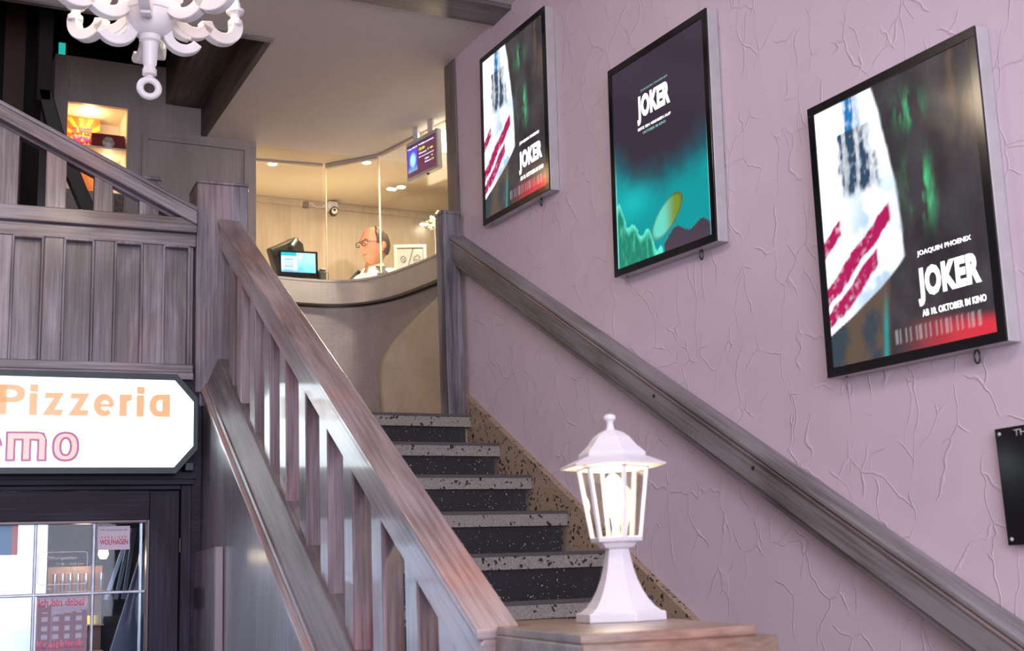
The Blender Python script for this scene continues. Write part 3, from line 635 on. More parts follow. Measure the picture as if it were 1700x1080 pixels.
# 'Pizzeria' drawn as the heavy letters of the sign; baseline .712, x-height .80, px to u: 0.00225 per px
bz_ = 0.712
def X(px): return -0.725+px*0.00222
L = []
L.append(([(X(-14), bz_), (X(11), bz_), (X(11), 0.828), (X(-14), 0.828)], None))                                                       # P stem
L.append((ell(X(14), 0.793, 0.058, 0.035, 28, 2.6), ell(X(16), 0.793, 0.024, 0.014, 28, 2.2)))                               # P bowl
for a in (47, 224): L.append(([(X(a), bz_), (X(a+13), bz_), (X(a+13), 0.797), (X(a), 0.797)], None)); L.append(([(X(a+0.5), 0.801), (X(a+13.5), 0.801), (X(a+13.5), 0.830), (X(a+0.5), 0.830)], None))
for a in (68, 110): 
    L.append(([(X(a+5), 0.800), (X(a+3), 0.778), (X(a+18), 0.778), (X(a), bz_), (X(a+32), bz_), (X(a+34), 0.735), (X(a+20), 0.735), (X(a+35), 0.800)], None))
# e
L.append(([(X(169)+0.038*math.cos(t), 0.755+0.045*math.sin(t)) for t in [0.0+i*(2*PI-0.75)/20 for i in range(21)]]+[(X(171)+0.016*math.cos(t), 0.754+0.020*math.sin(t)) for t in [(2*PI-0.75)-i*(2*PI-0.75)/20 for i in range(21)]], None))
L.append(([(X(162), 0.748), (X(184), 0.748), (X(186), 0.760), (X(162), 0.760)], None))
L.append(([(X(195), bz_), (X(208), bz_), (X(208), 0.770), (X(216), 0.776), (X(216), 0.799), (X(195), 0.799)], None))           # r
L.append(([(X(264), 0.712)]+[(X(264)+0.041*math.cos(t), 0.757+0.045*math.sin(t)) for t in [1.5*PI-i*PI/14 for i in range(15)]]+[(X(264), 0.802)], None)) if False else None
L = [q for q in L if q]
L.append(([(X(262)+0.036*math.cos(t), 0.757+0.045*math.sin(t)) for t in [PI/2+i*PI/14 for i in range(15)]]+[(X(282), 0.712), (X(282), 0.802)], [(X(265)+0.016*math.cos(t), 0.757+0.022*math.sin(t)) for t in [PI/2+i*PI/14 for i in range(15)]]+[(X(268), 0.737), (X(268), 0.779)]))
block_letters(ORG, L, -0.1515)
# 'emo' in outline letters
def arch_m(x0, x1, z0, z1, t):
    m_ = (x0+x1)/2
    return [(x0, z0), (x0+t, z0), (x0+t, z1-t), (m_-t/2, z1-t), (m_-t/2, z0), (m_+t/2, z0), (m_+t/2, z1-t), (x1-t, z1-t*1.05), (x1-t, z0), (x1, z0), (x1, z1-t*0.9), (x1-0.010, z1-0.004), (x1-t, z1), (x0, z1)]
def shrink_m(x0, x1, z0, z1, t, e): return arch_m(x0+e, x1-e, z0+e, z1-e, t-2*e)
def eshape(e):
    o_ = [(X(-15)+(0.050-e)*math.cos(t), 0.593+(0.058-e)*math.sin(t)) for t in [i*(2*PI-0.8)/24 for i in range(25)]]
    return o_+[(X(-15)+(0.016+e)*math.cos(t), 0.593+(0.028+e)*math.sin(t)) for t in [(2*PI-0.8)-i*(2*PI-0.8)/24 for i in range(25)]]
mo = [(arch_m(X(12), X(78), 0.536, 0.650, 0.036), None), (ell(X(108), 0.593, 0.050, 0.058, 28, 2.4), ell(X(108), 0.593, 0.014, 0.028, 28, 2.2)),
      (eshape(0), None)]
mi = [(shrink_m(X(12), X(78), 0.536, 0.650, 0.036, 0.008), None), (ell(X(108), 0.593, 0.041, 0.049, 28, 2.4), ell(X(108), 0.593, 0.023, 0.037, 28, 2.2)),
      (eshape(0.008), None)]
block_letters(PUR, mo, -0.1515); block_letters(CRM, mi, -0.1525)
build('bracket', MB().box(-0.03, 0.005, -0.10, -0.04, 0.506, 0.54), TEAL, SG, FF, bevel=0.003)

# dark timber front around the door
wf = MB().box(-2.3, 0.050, 0.0, 0.05, 0.44, 0.90).box(0.012, 0.050, 0.0, 0.05, FL, 0.44)
struct(build('wall_front', wf, DH, M=FF))
struct(build('trim_4', MB().box(-2.3, 0.022, -0.06, 0.0, 0.478, 0.505).box(-2.3, 0.016, -0.045, 0.0, 0.458, 0.478), DH, M=FF, ))
d = struct(bpy.data.objects.new('door_1', None)); link(d, None, FF @ T(-0.7, 0.02, FL))
dp = lambda nm, mb, mt, bv=0.003, lb=None: build(nm, mb, mt, d, FF, bevel=bv, label=lb)
dp('door_frame', MB().box(-0.030, 0.012, -0.012, 0.05, FL, 0.458), DZ)
dp('door_frame', MB().box(-2.3, -0.030, -0.006, 0.05, 0.440, 0.458), DH)
dp('door_stile', MB().box(-0.150, -0.034, 0.0, 0.045, FL+0.01, 0.437), DZ)
dp('door_rail', MB().box(-2.3, -0.150, 0.0, 0.045, 0.322, 0.437), DH)
dp('door_rail', MB().box(-2.3, -0.150, 0.0, 0.045, FL+0.01, -1.2), DH)
dp('glazing_bead', MB().box(-0.160, -0.150, -0.008, 0.04, -1.2, 0.322).box(-2.3, -0.160, -0.008, 0.04, 0.310, 0.322), plain('red_brown_bead', (0.09, 0.05, 0.06), 0.3), 0.002, 'red-brown bead')
dp('glass', MB().box(-2.3, -0.158, 0.018, 0.022, -1.2, 0.312), DGLASS, 0)
for u in (-0.358, -0.572, -0.786, -1.0): dp('glazing_bar', MB().box(u-0.006, u+0.006, 0.004, 0.017, -1.2, 0.312), LEAD, 0.003)
for z in (0.044, -0.22, -0.50, -0.8): dp('glazing_bar', MB().box(-2.3, -0.160, 0.004, 0.0165, z-0.006, z+0.006), LEAD, 0.003)
dp('glazing_bar', MB().box(-0.186, -0.174, 0.006, 0.017, -1.2, 0.312), plain('lit_edge_blue_grey', (0.35, 0.45, 0.52), 0.15, metal=0.6), 0.003, 'blue-grey bar coloured as the lit inner edge of the door')  # bright bar standing for the light on the door's inner edge
dp('hinge', MB().lathe([(0.006, 0), (0.006, 0.055)], 10, (-0.032, -0.012, 0.19)), BLM, 0)

# things stuck on the door glass
def on_glass(u, z, y=0.0035): return FF @ M_frame((u, y, z), (1, 0, 0), (0, 0, 1), (0, -1, 0))
def sheet(name, label, cat, u, z, wd, ht, fn, words, nx=24, ny=24, y=0.0165):
    Mo = on_glass(u, z, y)
    t = thing(name, label, cat, Mo); p_ = picture('paper', wd, ht, nx, ny, fn, PRINT, t, Mo, back=0.0006)
    for s_, mt, a, b, c_, d_, bo in words: text('lettering', s_, mt, t, Mo @ T(a*wd, b*ht, 0.0006), c_*wd, d_*ht, bo, 0.0004)
    return t
INKR = plain('red_ink', (0.62, 0.06, 0.10), 0.5); INKP = plain('pink_ink', (0.80, 0.22, 0.34), 0.5); INKD = plain('dark_ink', (0.10, 0.10, 0.16), 0.5); INKW = plain('white_vinyl', (0.75, 0.76, 0.80), 0.5)
sheet('door_sticker', 'small pale pink sticker with red lettering at the top right of the door glass', 'sticker', -0.344, 0.208, 0.122, 0.092,
      lambda u, v: mixc((0.62, 0.55, 0.66), (0.70, 0.16, 0.20), 0.85 if (0.12 < u < 0.92 and 0.48 < v < 0.60 and math.sin(u*60) > 0.1) else 0.0), [('Wir unterstützen die', INKD, 0.08, 0.80, 0.84, 0.09, 0.0), ('WOLFHAGEN', INKR, 0.08, 0.22, 0.86, 0.22, 0.02)], 40, 20)
def clinic(u, v):
    c = mixc((0.36, 0.30, 0.42), (0.46, 0.42, 0.55), v)
    if v > 0.86+0.03*math.sin(u*25): return (0.55, 0.50, 0.60)
    if (0.02 < u < 0.3) or (0.3 < u and v < 0.78-0.10*(1-u)): c = (0.30, 0.21, 0.27)
    if (int(u*9) % 2 == 1) and (int(v*16) % 2 == 0) and 0.32 < v < 0.76: c = (0.48, 0.50, 0.62)
    return c
sheet('clinic_poster', 'pink-lettered poster of a building hung on the door glass below the opening hours', 'poster', -0.560, -0.22, 0.186, 0.262, clinic,
      [('Ich bin dabei', INKP, 0.03, 0.84, 0.90, 0.11, 0.03), ('Kreisklinik', INKP, 0.03, 0.24, 0.92, 0.12, 0.03), ('retten!', INKP, 0.18, 0.06, 0.6, 0.13, 0.03)], 60, 60)
sheet('blue_notice', 'pale blue notice sheet on the left pane of the door', 'notice', -0.80, 0.198, 0.165, 0.112, lambda u, v: (0.25, 0.42, 0.62) if u < 0.9 else (0.70, 0.35, 0.35), [], 20, 4)
oh = thing('opening_hours', 'white vinyl opening hours lettering inside a rounded outline on the glass', 'lettering', on_glass(-0.56, 0.08))
rr = []
for cx, cz, a0 in ((-0.392, 0.192, 0), (-0.548, 0.192, 90), (-0.548, 0.094, 180), (-0.392, 0.094, 270)):
    for k in range(5): a = math.radians(a0+k*22.5); rr.append(FF @ Vector((cx+0.012*math.cos(a), 0.0165, cz+0.012*math.sin(a))))
build('outline', MB().tube(rr, 0.0012, 4, closed=True, up=(0, 1, 0)), INKW, oh)
for s_, u, z, wd, h in (('Öffnungszeiten', -0.530, 0.172, 0.112, 0.019), ('11.00 – 14.00 Uhr', -0.492, 0.153, 0.100, 0.010), ('und', -0.452, 0.139, 0.022, 0.009), ('17.00 – 23.00 Uhr', -0.492, 0.124, 0.100, 0.010), ('Inh.', -0.528, 0.062, 0.020, 0.009)):
    text('lettering', s_, INKW, oh, on_glass(u, z, 0.0165), wd, h, 0.012, 0.0004)

# inside the pizzeria
pin = MB().box(-2.3, 0.02, 1.75, 1.80, FL, 0.60).box(-0.02, 0.03, 0.06, 1.75, FL, 0.6).box(-2.3, 0.03, 0.06, 1.8, 0.55, 0.6)
struct(build('wall_pizzeria', pin, plain('dark_bar_paint', (0.010, 0.012, 0.014), 0.6), M=FF))
tag(build('white_backdrop', MB().box(-1.8, -0.478, 0.80, 0.83, FL, 0.50), plain('white_paint', (0.85, 0.87, 0.92), 0.4, var=0.02), M=FF, bevel=0.003), 'plain white board seen through the left panes of the door', 'backdrop')  # plain white board standing behind the left panes
tag(build('sloping_board', MB().prism([(-0.30, -0.42), (-0.03, -0.42), (-0.03, 0.42), (-0.06, 0.40)], 0.50, 0.54, 'xz'), plain('slate_blue_board', (0.045, 0.055, 0.08), 0.25), M=FF, bevel=0.004), 'dark slate sloping board behind the right pane of the door', 'board')
for k, (a, b) in enumerate(((-0.235, -0.135), (-0.19, -0.125), (-0.155, -0.11))):
    tag(build('slanting_bar', MB().tube([FF @ Vector((a, 0.72+0.02*k, 0.02)), FF @ Vector((b, 0.72+0.02*k, 0.33))], 0.008, 4), plain('blue_grey_bar_paint', (0.18, 0.22, 0.28), 0.3)), 'thin blue-grey slanting bar inside the pizzeria door, '+('left', 'middle', 'right')[k]+' of three', 'bar', 'slanting bars behind the door glass')
shelf = thing('glass_shelf', 'lit bar shelf with orange back seen through the door panes', 'shelf', FF @ T(-0.34, 0.9, 0.05))
build('back_panel', MB().box(-0.462, -0.225, 0.985, 0.995, -0.30, 0.175), plain('orange_wood_back', (0.42, 0.20, 0.09), 0.4), shelf, FF)
for z in (0.062, -0.085, -0.20): build('shelf_board', MB().box(-0.462, -0.225, 0.86, 0.985, z-0.008, z), plain('shelf_wood_%d' % int(z*1000+500), (0.25, 0.13, 0.07), 0.4), shelf, FF, bevel=0.002)
for k in range(7):
    u = -0.436+0.033*k
    Mg = FF @ T(u, 0.90, 0.063)
    tag(build('drinking_glass', MB().lathe([(0.010, 0), (0.011, 0.001), (0.0115, 0.02), (0.0135, 0.05), (0.013, 0.078), (0.0122, 0.078), (0.0125, 0.05), (0.0105, 0.02), (0.0098, 0.004)], 14, m=Mg), glass('tumbler_glass', (0.92, 0.90, 0.86), 1.0, 0.3)), 'clear drinking glass in the row on the lit bar shelf', 'glass', 'drinking glasses on the bar shelf')
tag(build('yellow_basket', MB().lathe([(0.030, 0), (0.034, 0.038), (0.031, 0.038), (0.028, 0.004)], 20, m=FF @ T(-0.268, 0.905, -0.085)), plain('yellow_plastic', (0.75, 0.50, 0.03), 0.4)), 'small yellow basket on the lower bar shelf behind the door', 'basket')
wl = thing('wall_lamp', 'small glowing wall lamp above the glasses inside the pizzeria', 'lamp', FF @ T(-0.225, 1.0, 0.2))
build('lamp_shade', MB().lathe([(0.014, 0), (0.024, 0.020), (0.020, 0.046), (0.012, 0.05)], 16, m=FF @ T(-0.225, 0.96, 0.205)), emis('warm_glass_shade', (1.0, 0.75, 0.42), 5), wl)
build('bracket', MB().box(-0.229, -0.221, 0.96, 1.75, 0.200, 0.206), BLM, wl, FF)
lamp('bar_lamp', 'POINT', FF @ Vector((-0.33, 0.80, 0.19)), 1.6, (1.0, 0.72, 0.42), 0.03)
lamp('pizzeria_fill_spot', 'SPOT', FF @ Vector((-1.45, 0.16, 0.45)), 150, (0.84, 0.92, 1.0), 0.05, FF @ Vector((-1.0, 0.8, -0.05)), spot=96)  # unseen spot added to brighten the white board behind the panes

# ================================================================== TICKET COUNTER
curve = [(1.865, 7.135), (1.99, 7.15), (2.17, 7.165), (2.35, 7.16), (2.46, 7.12), (2.54, 7.06), (2.60, 6.98), (2.645, 6.89), (2.685, 6.76), (2.718, 6.61), (2.742, 6.48), (2.762, 6.32), (2.78, 6.15), (2.80, 5.9), (2.81, 5.6)]
def smooth_curve(c, n=4):
    out = []
    for i in range(len(c)-1):
        p0, p1, p2, p3 = [Vector(c[max(0, min(len(c)-1, j))]) for j in (i-1, i, i+1, i+2)]
        for k in range(n):
            t = k/n; out.append(0.5*((2*p1)+(p2-p0)*t+(2*p0-5*p1+4*p2-p3)*t*t+(3*p1-p0-3*p2+p3)*t**3))
    out.append(Vector(c[-1])); return out
SC = smooth_curve(curve)
def offset(c, d):
    out = []
    for i, p in enumerate(c):
        a = c[max(0, i-1)]; b = c[min(len(c)-1, i+1)]; t = (b-a).normalized(); nn = Vector((-t.y, t.x)); out.append(p+nn*d)   # + = behind the counter
    return out
def band(c0, c1, z0, z1):
    n_ = len(c0); vs = [(*p, z0) for p in c0]+[(*p, z0) for p in c1]+[(*p, z1) for p in c0]+[(*p, z1) for p in c1]; fs = []
    for i in range(n_-1):
        fs += [(i, i+1, 2*n_+i+1, 2*n_+i), (n_+i, 3*n_+i, 3*n_+i+1, n_+i+1), (2*n_+i, 2*n_+i+1, 3*n_+i+1, 3*n_+i), (i, n_+i, n_+i+1, i+1)]
    fs += [(0, 2*n_, 3*n_, n_), (n_-1, 2*n_-1, 4*n_-1, 3*n_-1)]
    return MB().add(vs, fs)
ct = thing('ticket_counter', 'curved grey laminate ticket counter with a broad band at the head of the stairs', 'counter', T(2.4, 7.1, LAND))
build('counter_band', band(SC, offset(SC, 0.05), 1.735, 1.872), CB, ct, bevel=0.002)
build('counter_top', band(offset(SC, -0.004), offset(SC, 0.20), 1.872, 1.885), CB, ct)
build('gap_shade_strip', band(offset(SC, 0.045), offset(SC, 0.05), 1.720, 1.735), BLM, ct, label='black strip in place of the shade under the band')  # black strip painted in for the shade below the band
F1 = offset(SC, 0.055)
build('front_panel', band(F1, offset(SC, 0.08), LAND+0.001, 1.722), CD, ct)
# light on the front painted as a paler sheet, bounded by a sweeping curve
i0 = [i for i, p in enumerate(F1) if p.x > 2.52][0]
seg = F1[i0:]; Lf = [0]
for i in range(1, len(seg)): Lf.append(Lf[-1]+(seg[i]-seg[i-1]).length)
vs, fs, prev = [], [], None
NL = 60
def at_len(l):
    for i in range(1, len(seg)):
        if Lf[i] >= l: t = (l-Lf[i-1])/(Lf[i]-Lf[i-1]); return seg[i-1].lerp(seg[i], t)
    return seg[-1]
def edge_l(z):   # left boundary of the lit area as a distance along the front
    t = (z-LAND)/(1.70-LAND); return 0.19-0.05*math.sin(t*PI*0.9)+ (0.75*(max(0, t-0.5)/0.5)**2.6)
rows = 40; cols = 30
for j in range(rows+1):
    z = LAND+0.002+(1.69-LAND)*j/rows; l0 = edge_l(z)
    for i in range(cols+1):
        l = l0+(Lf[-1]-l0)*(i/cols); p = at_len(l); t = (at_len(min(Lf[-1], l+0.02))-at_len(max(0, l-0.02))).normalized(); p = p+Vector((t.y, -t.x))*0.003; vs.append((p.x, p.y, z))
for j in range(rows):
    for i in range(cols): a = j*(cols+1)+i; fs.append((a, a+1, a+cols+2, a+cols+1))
lit_area_ob = build('lit_area', MB().add(vs, fs, True), CL, ct, label='paler sheet painted as light on the counter front, with a sweeping left edge'); sd = lit_area_ob.modifiers.new('thick', 'SOLIDIFY'); sd.thickness = 0.003; sd.offset = -1
# glass screens with header rail
hp = [(1.87, 7.215), (2.345, 7.17), (2.585, 6.895), (2.755, 6.207), (2.80, 5.9)]
gs = thing('glass_screen', 'tall frameless glass screen in angled panes standing on the ticket counter', 'screen', T(2.5, 7.0, 1.885))
hd = thing('ceiling_track', 'grey angled track along the ceiling above the glass screen', 'track', T(2.5, 7.0, CE))
TRK = plain('grey_track_paint', (0.36, 0.31, 0.27), 0.5)
for i in range(4):
    a, b = Vector(hp[i]), Vector(hp[i+1]); t = (b-a).normalized(); nn = Vector((-t.y, t.x)); Mg = M_frame((a.x, a.y, 0), (t.x, t.y, 0), (nn.x, nn.y, 0), (0, 0, 1)); L_ = (b-a).length
    build('glass_pane', MB().box(0.006, L_-0.006, 0.022, 0.030, 1.886, CE-0.028), GLASS, gs, Mg)
    if i: build('edge_strip', MB().box(-0.0022, 0.0022, 0.021, 0.031, 1.886, CE-0.028), plain('polished_glass_edge', (0.75, 0.66, 0.45), 0.2), gs, Mg)
    build('track_rail', MB().box(0, L_, 0.018, 0.048, CE-(0.026 if i == 1 else 0.014), CE-0.001), TRK, hd, Mg, bevel=0.003)

# downlights in the booth ceiling
WARM = (1.0, 0.74, 0.44)
dle = emis('downlight_glow', (1.0, 0.93, 0.8), 18)
for k, (x, y) in enumerate(((2.052, 7.285), (2.59, 7.063), (2.973, 7.45))):
    t = thing('downlight', ('small round recessed downlight in the booth ceiling, leftmost', 'small round recessed downlight behind the corner of the glass screen', 'small round recessed downlight right above the clerk')[k], 'downlight', T(x, y, CE), 'downlights in the booth ceiling')
    build('lamp_disc', MB().lathe([(0.026, -0.006), (0.026, -0.001)], 20, (x, y, CE)), dle, t)
    build('ring', MB().lathe([(0.034, -0.004), (0.034, -0.001), (0.027, -0.001), (0.027, -0.004)], 20, (x, y, CE), cap=False), WHT, t)
    a_ = lamp('booth_downlight', 'AREA', (x, y, CE-0.008), (5, 4.4, 5)[k], WARM, 0.05, (x, y, 0)); a_.data.shape = 'DISK'
t = thing('mirrored_light', 'small glowing disc on a bracket, standing for a mirrored ceiling light, right of the clerk', 'reflection', T(3.317, 7.95, 2.535))  # glowing disc put in for the mirror image of a ceiling light
build('lamp_disc', MB().lathe([(0.027, 0), (0.027, 0.004)], 20, m=T(3.317, 7.90, 2.535)), dle, t)  # glowing disc for the mirrored ceiling light, not a real lamp
build('ring', MB().lathe([(0.030, 0.003), (0.032, 0.012), (0.020, 0.02)], 20, m=T(3.317, 7.90, 2.535)).box(3.31, 3.324, 7.92, 7.949, 2.54, 2.552), WHT, t)
# bright tube fitting near the wall end
tb = thing('ceiling_tube_light', 'very bright white light fitting partly hidden behind the hanging screen', 'light', T(2.92, 6.2, CE))
build('diffuser', MB().box(2.84, 3.02, 6.05, 6.65, CE-0.035, CE-0.004), emis('tube_glow', (1.0, 0.93, 0.8), 7), tb, bevel=0.004)
build('housing', MB().box(2.83, 3.03, 6.04, 6.66, CE-0.006, CE-0.001), WHT, tb)
lamp('landing_light', 'AREA', (2.93, 6.32, 2.60), 48.0, (1.0, 0.84, 0.66), 0.17, (2.93, 6.32, 0.8))
lamp('booth_fill_uplight', 'AREA', (2.25, 7.42, 1.55), 30.0, WARM, 0.5, (2.05, 6.0, 2.64))  # unseen lamp added behind the counter to brighten the ceiling

# hanging screen
hA, hB = Vector((2.614, 6.895)), Vector((2.761, 6.207)); ht_ = (hB-hA).normalized(); hn = Vector((ht_.y, -ht_.x))   # hn to the viewer
Mh = M_frame((2.622, 6.478, 2.320), (ht_.x, ht_.y, 0), (0, 0, 1), (hn.x, hn.y, 0)) if False else None
p0 = Vector((2.620, 6.475, 2.325)); Mh = M_frame(p0, (ht_.x, ht_.y, 0), (0, 0, 1), (ht_.y, -ht_.x, 0))
hs = thing('hanging_screen', 'white-framed information screen hanging from the ceiling in front of the glass', 'screen', Mh)
SW, SH = 0.315, 0.222
build('housing', MB().box(0, SW, 0, SH+0.012, -0.035, 0), plain('cream_plastic', (0.62, 0.57, 0.50), 0.4), hs, Mh, bevel=0.005)
def disp(u, v):
    c = (0.10, 0.03, 0.06)
    if v > 0.94: c = (0.02, 0.02, 0.08)
    e = ((u-0.20)/0.13)**2+((v-0.50)/0.28)**2
    if 0.04 < u < 0.36 and 0.14 < v < 0.84: c = mixc((0.08, 0.06, 0.6), (0.35, 0.75, 1.0), sst(1.0, 0.1, e)); c = mixc(c, (0.2, 0.5, 0.45), sst(0.35, 0.15, v)*0.7)
    return c
dpn = picture('display', SW-0.024, SH-0.03, 44, 30, disp, SCREEN, hs, Mh @ T(0.012, 0.016, 0.0012))
LW = emis('screen_white_text', (0.9, 0.9, 1.0), 1.3); LY = emis('screen_yellow_text', (0.7, 0.85, 0.1), 1.3)
for s_, m_, u, v, wd, h in (('Herzlich Willkommen', LW, 0.03, 0.86, 0.9, 0.05), ('12:00', LY, 0.42, 0.70, 0.2, 0.08), ('Kasse', LW, 0.42, 0.58, 0.26, 0.05), ('18', LY, 0.72, 0.60, 0.18, 0.05), ('Programm', LW, 0.42, 0.46, 0.5, 0.05), ('Uhr', LW, 0.62, 0.34, 0.15, 0.05), ('6', LY, 0.84, 0.36, 0.05, 0.05), ('Kino', LW, 0.62, 0.24, 0.2, 0.05), ('12', LY, 0.84, 0.24, 0.08, 0.05)):
    text('screen_text', s_, m_, dpn, Mh @ T(0.012+u*(SW-0.024), 0.016+v*(SH-0.03), 0.002), wd*(SW-0.024), h*(SH-0.03), 0.02, 0.0004)
build('bracket', MB().box(0.05, 0.10, SH+0.012, CE-2.325-0.002, -0.03, -0.015).box(0.20, 0.25, SH+0.012, CE-2.325-0.002, -0.03, -0.015), WHT, hs, Mh, bevel=0.002)
build('sensor', MB().box(0.19, 0.205, -0.008, 0.0, -0.02, -0.008), BLM, hs, Mh)

# on the counter: customer screen, till monitor, card machine, pen holder
def face_frame(x, y, z, ang, tilt=0):
    """local x right, y up, z out of the face towards the viewer; ang is the facing direction in plan"""
    out = Vector((math.cos(ang), math.sin(ang), 0)); xr = Vector((-out.y, out.x, 0)); 
    M = M_frame((x, y, z), xr, (0, 0, 1), out)
    return M @ Matrix.Rotation(-tilt, 4, 'X')
cs = thing('customer_display', 'small flat black screen with a bright cyan page facing the viewer', 'monitor', T(2.21, 7.27, 1.885))
Mc = face_frame(2.090, 7.285, 1.918, math.radians(-96), 0.08)
build('housing', MB().box(0, 0.245, 0, 0.175, -0.022, 0), BLK, cs, Mc, bevel=0.006)
def pg(u, v):
    c = mixc((0.10, 0.50, 0.75), (0.45, 0.80, 0.95), sst(0.0, 1.0, v*0.6+u*0.4+0.2*nz(u, v, 3, 1)))
    if u < 0.47 and v > 0.10: c = (0.62, 0.88, 0.90)
    if u < 0.45 and v > 0.82: c = (0.03, 0.45, 0.55)
    if 0.08 < u < 0.35 and v < 0.70 and math.sin(v*70) > 0.3: c = (0.25, 0.25, 0.55)
    if ((u-0.55)/0.07)**2+((v-0.78)/0.12)**2 < 1: c = (0.75, 0.85, 0.85)
    return c
picture('display', 0.213, 0.128, 50, 36, pg, SCREEN, cs, Mc @ T(0.016, 0.032, 0.0012))
build('stand', MB().lathe([(0.055, 0), (0.055, 0.006), (0.018, 0.01), (0.015, 0.045)], 20, (2.21, 7.30, 1.886)), BLM, cs)
tm = thing('till_monitor', 'large dark till monitor tilted back behind the small cyan screen', 'monitor', T(2.20, 7.42, 1.7))
Mt = T(2.20, 7.42, 2.02) @ Matrix.Rotation(math.radians(24), 4, 'Z') @ Matrix.Rotation(math.radians(-28), 4, 'Y') @ Matrix.Rotation(math.radians(8), 4, 'X')
GRN = plain('dark_olive_plastic', (0.045, 0.043, 0.035), 0.28)
build('housing', MB().box(-0.13, 0.12, -0.02, 0.03, -0.08, 0.16), GRN, tm, Mt, bevel=0.012)
build('rear_shell', MB().prism([(-0.02, -0.05), (0.10, -0.05), (0.125, 0.12), (0.09, 0.165), (0.02, 0.13)], -0.05, 0.05, 'xz'), GRN, tm, Mt, bevel=0.014)
build('stand', MB().box(2.06, 2.12, 7.38, 7.45, 1.60, 1.99), BLM, tm, bevel=0.01)
cm = thing('card_machine', 'dark card machine with a white top standing right of the cyan screen', 'card machine', T(2.37, 7.27, 1.885))
build('body', MB().prism([(7.245, 1.886), (7.30, 1.886), (7.31, 1.98), (7.255, 1.965)], 2.335, 2.398, 'yz'), BLM, cm, bevel=0.006)
build('paper_cover', MB().box(2.35, 2.388, 7.262, 7.30, 1.976, 1.986), WHT, cm, Matrix.Identity(4), bevel=0.002)
build('keypad', MB().box(2.342, 2.392, 7.238, 7.246, 1.90, 1.94), plain('keypad_grey', (0.10, 0.10, 0.10), 0.5), cm)
ph = thing('desk_bell', 'small black knob-topped object on the counter beside the cabinet wall', 'bell', T(2.0, 7.24, 1.885))
build('base', MB().lathe([(0.012, 0), (0.012, 0.006), (0.006, 0.012), (0.006, 0.05)], 14, (2.005, 7.25, 1.886)), BLM, ph)
build('knob', MB().sph((2.005, 7.25, 1.95), 0.016, 14, (1, 1, 1.1)), BLM, ph)
build('white_top', MB().sph((2.003, 7.248, 1.966), 0.008, 10), WHT, ph)

# security camera and cable box on the back wall
cam_ = thing('security_camera', 'white dome security camera at the top of the booth back wall', 'camera', T(2.64, 7.9, 2.62))
build('housing', MB().box(2.606, 2.676, 7.87, 7.948, 2.578, 2.632), WHT, cam_, bevel=0.01)
build('shroud', MB().lathe([(0.027, 0), (0.029, 0.02), (0.024, 0.05)], 20, m=T(2.636, 7.87, 2.545) @ Matrix.Rotation(math.radians(75), 4, 'X')), BLM, cam_)
build('eyeball', MB().sph((2.634, 7.825, 2.548), 0.0215, 20), plain('camera_ball_white', (0.75, 0.72, 0.68), 0.3), cam_)
build('lens', MB().lathe([(0.009, 0), (0.009, 0.004)], 14, m=T(2.627, 7.805, 2.548) @ Matrix.Rotation(math.radians(90), 4, 'X')), BLK, cam_)
jb = thing('junction_box', 'small brown junction box with a looping white cable beside the security camera', 'junction box', T(2.46, 7.93, 2.64))
build('box', MB().box(2.445, 2.485, 7.92, 7.948, 2.585, 2.625), plain('brown_plastic', (0.20, 0.16, 0.12), 0.5), jb, bevel=0.004)
pts = [(2.485+0.012*i, 7.93, 2.612+0.010*math.sin(i*1.3)-(0.022 if 4 < i < 8 else 0)) for i in range(11)]
build('cable', MB().tube(pts, 0.003, 6), WHT, jb)

# framed picture and flowers on the counter
pf = thing('picture_frame', 'cream-framed picture with grey lettering standing on the counter right of the clerk', 'picture frame', T(2.80, 6.95, 1.88))
Mp = M_frame((2.722, 6.97, 1.900), Vector((0.93, -0.36, 0)).normalized(), (0, 0, 1), Vector((-0.36, -0.93, 0)).normalized())
build('frame', MB().box(0, 0.20, 0, 0.02, 0, 0.016).box(0, 0.20, 0.165, 0.185, 0, 0.016).box(0, 0.02, 0.02, 0.165, 0, 0.016).box(0.18, 0.20, 0.02, 0.165, 0, 0.016), plain("cream_frame", (0.46, 0.40, 0.27), 0.4), pf, Mp, bevel=0.003)
def coff(u, v):
    c = (0.26, 0.235, 0.195)
    for cx, r in ((0.24, 0.13), (0.76, 0.16)):
        e = math.hypot((u-cx), (v-0.5)*0.75)
        if e < r and math.sin(e*90+nz(u, v, 9, 3)*6) > -0.2: c = (0.02, 0.018, 0.016)
    if abs(u-0.5-(v-0.5)*0.25) < 0.03: c = (0.08, 0.075, 0.07)
    return c
picture('picture', 0.16, 0.145, 48, 40, coff, PRINT, pf, Mp @ T(0.02, 0.02, 0.008))
build('back_board', MB().box(0.002, 0.198, 0.002, 0.183, -0.004, 0.004), BLM, pf, Mp)
FX = 0.028
fv = thing('flower_arrangement', 'white blossoms in a slim white vase on the counter beside the wall post', 'flowers', T(2.86, 6.62, 1.885))
build('vase', MB().lathe([(0.030, 0), (0.032, 0.01), (0.028, 0.12), (0.036, 0.24), (0.033, 0.24), (0.025, 0.12)], 20, (2.872, 6.60, 1.886)), plain('white_vase', (0.85, 0.76, 0.62), 0.35), fv)
fb = MB(); lf = MB()
for k in range(70):
    a = random.uniform(0, 1); c = Vector((2.885+FX, 6.60, 2.19))+Vector((-0.115*a, -0.01*a, -0.06*a*a-0.03*a))+Vector([random.gauss(0, 0.018) for _ in range(3)])
    for j in range(3):
        q = c+Vector([random.gauss(0, 0.006) for _ in range(3)]); fb.sph(q, 0.0065, 6, (1, 1, 0.5))
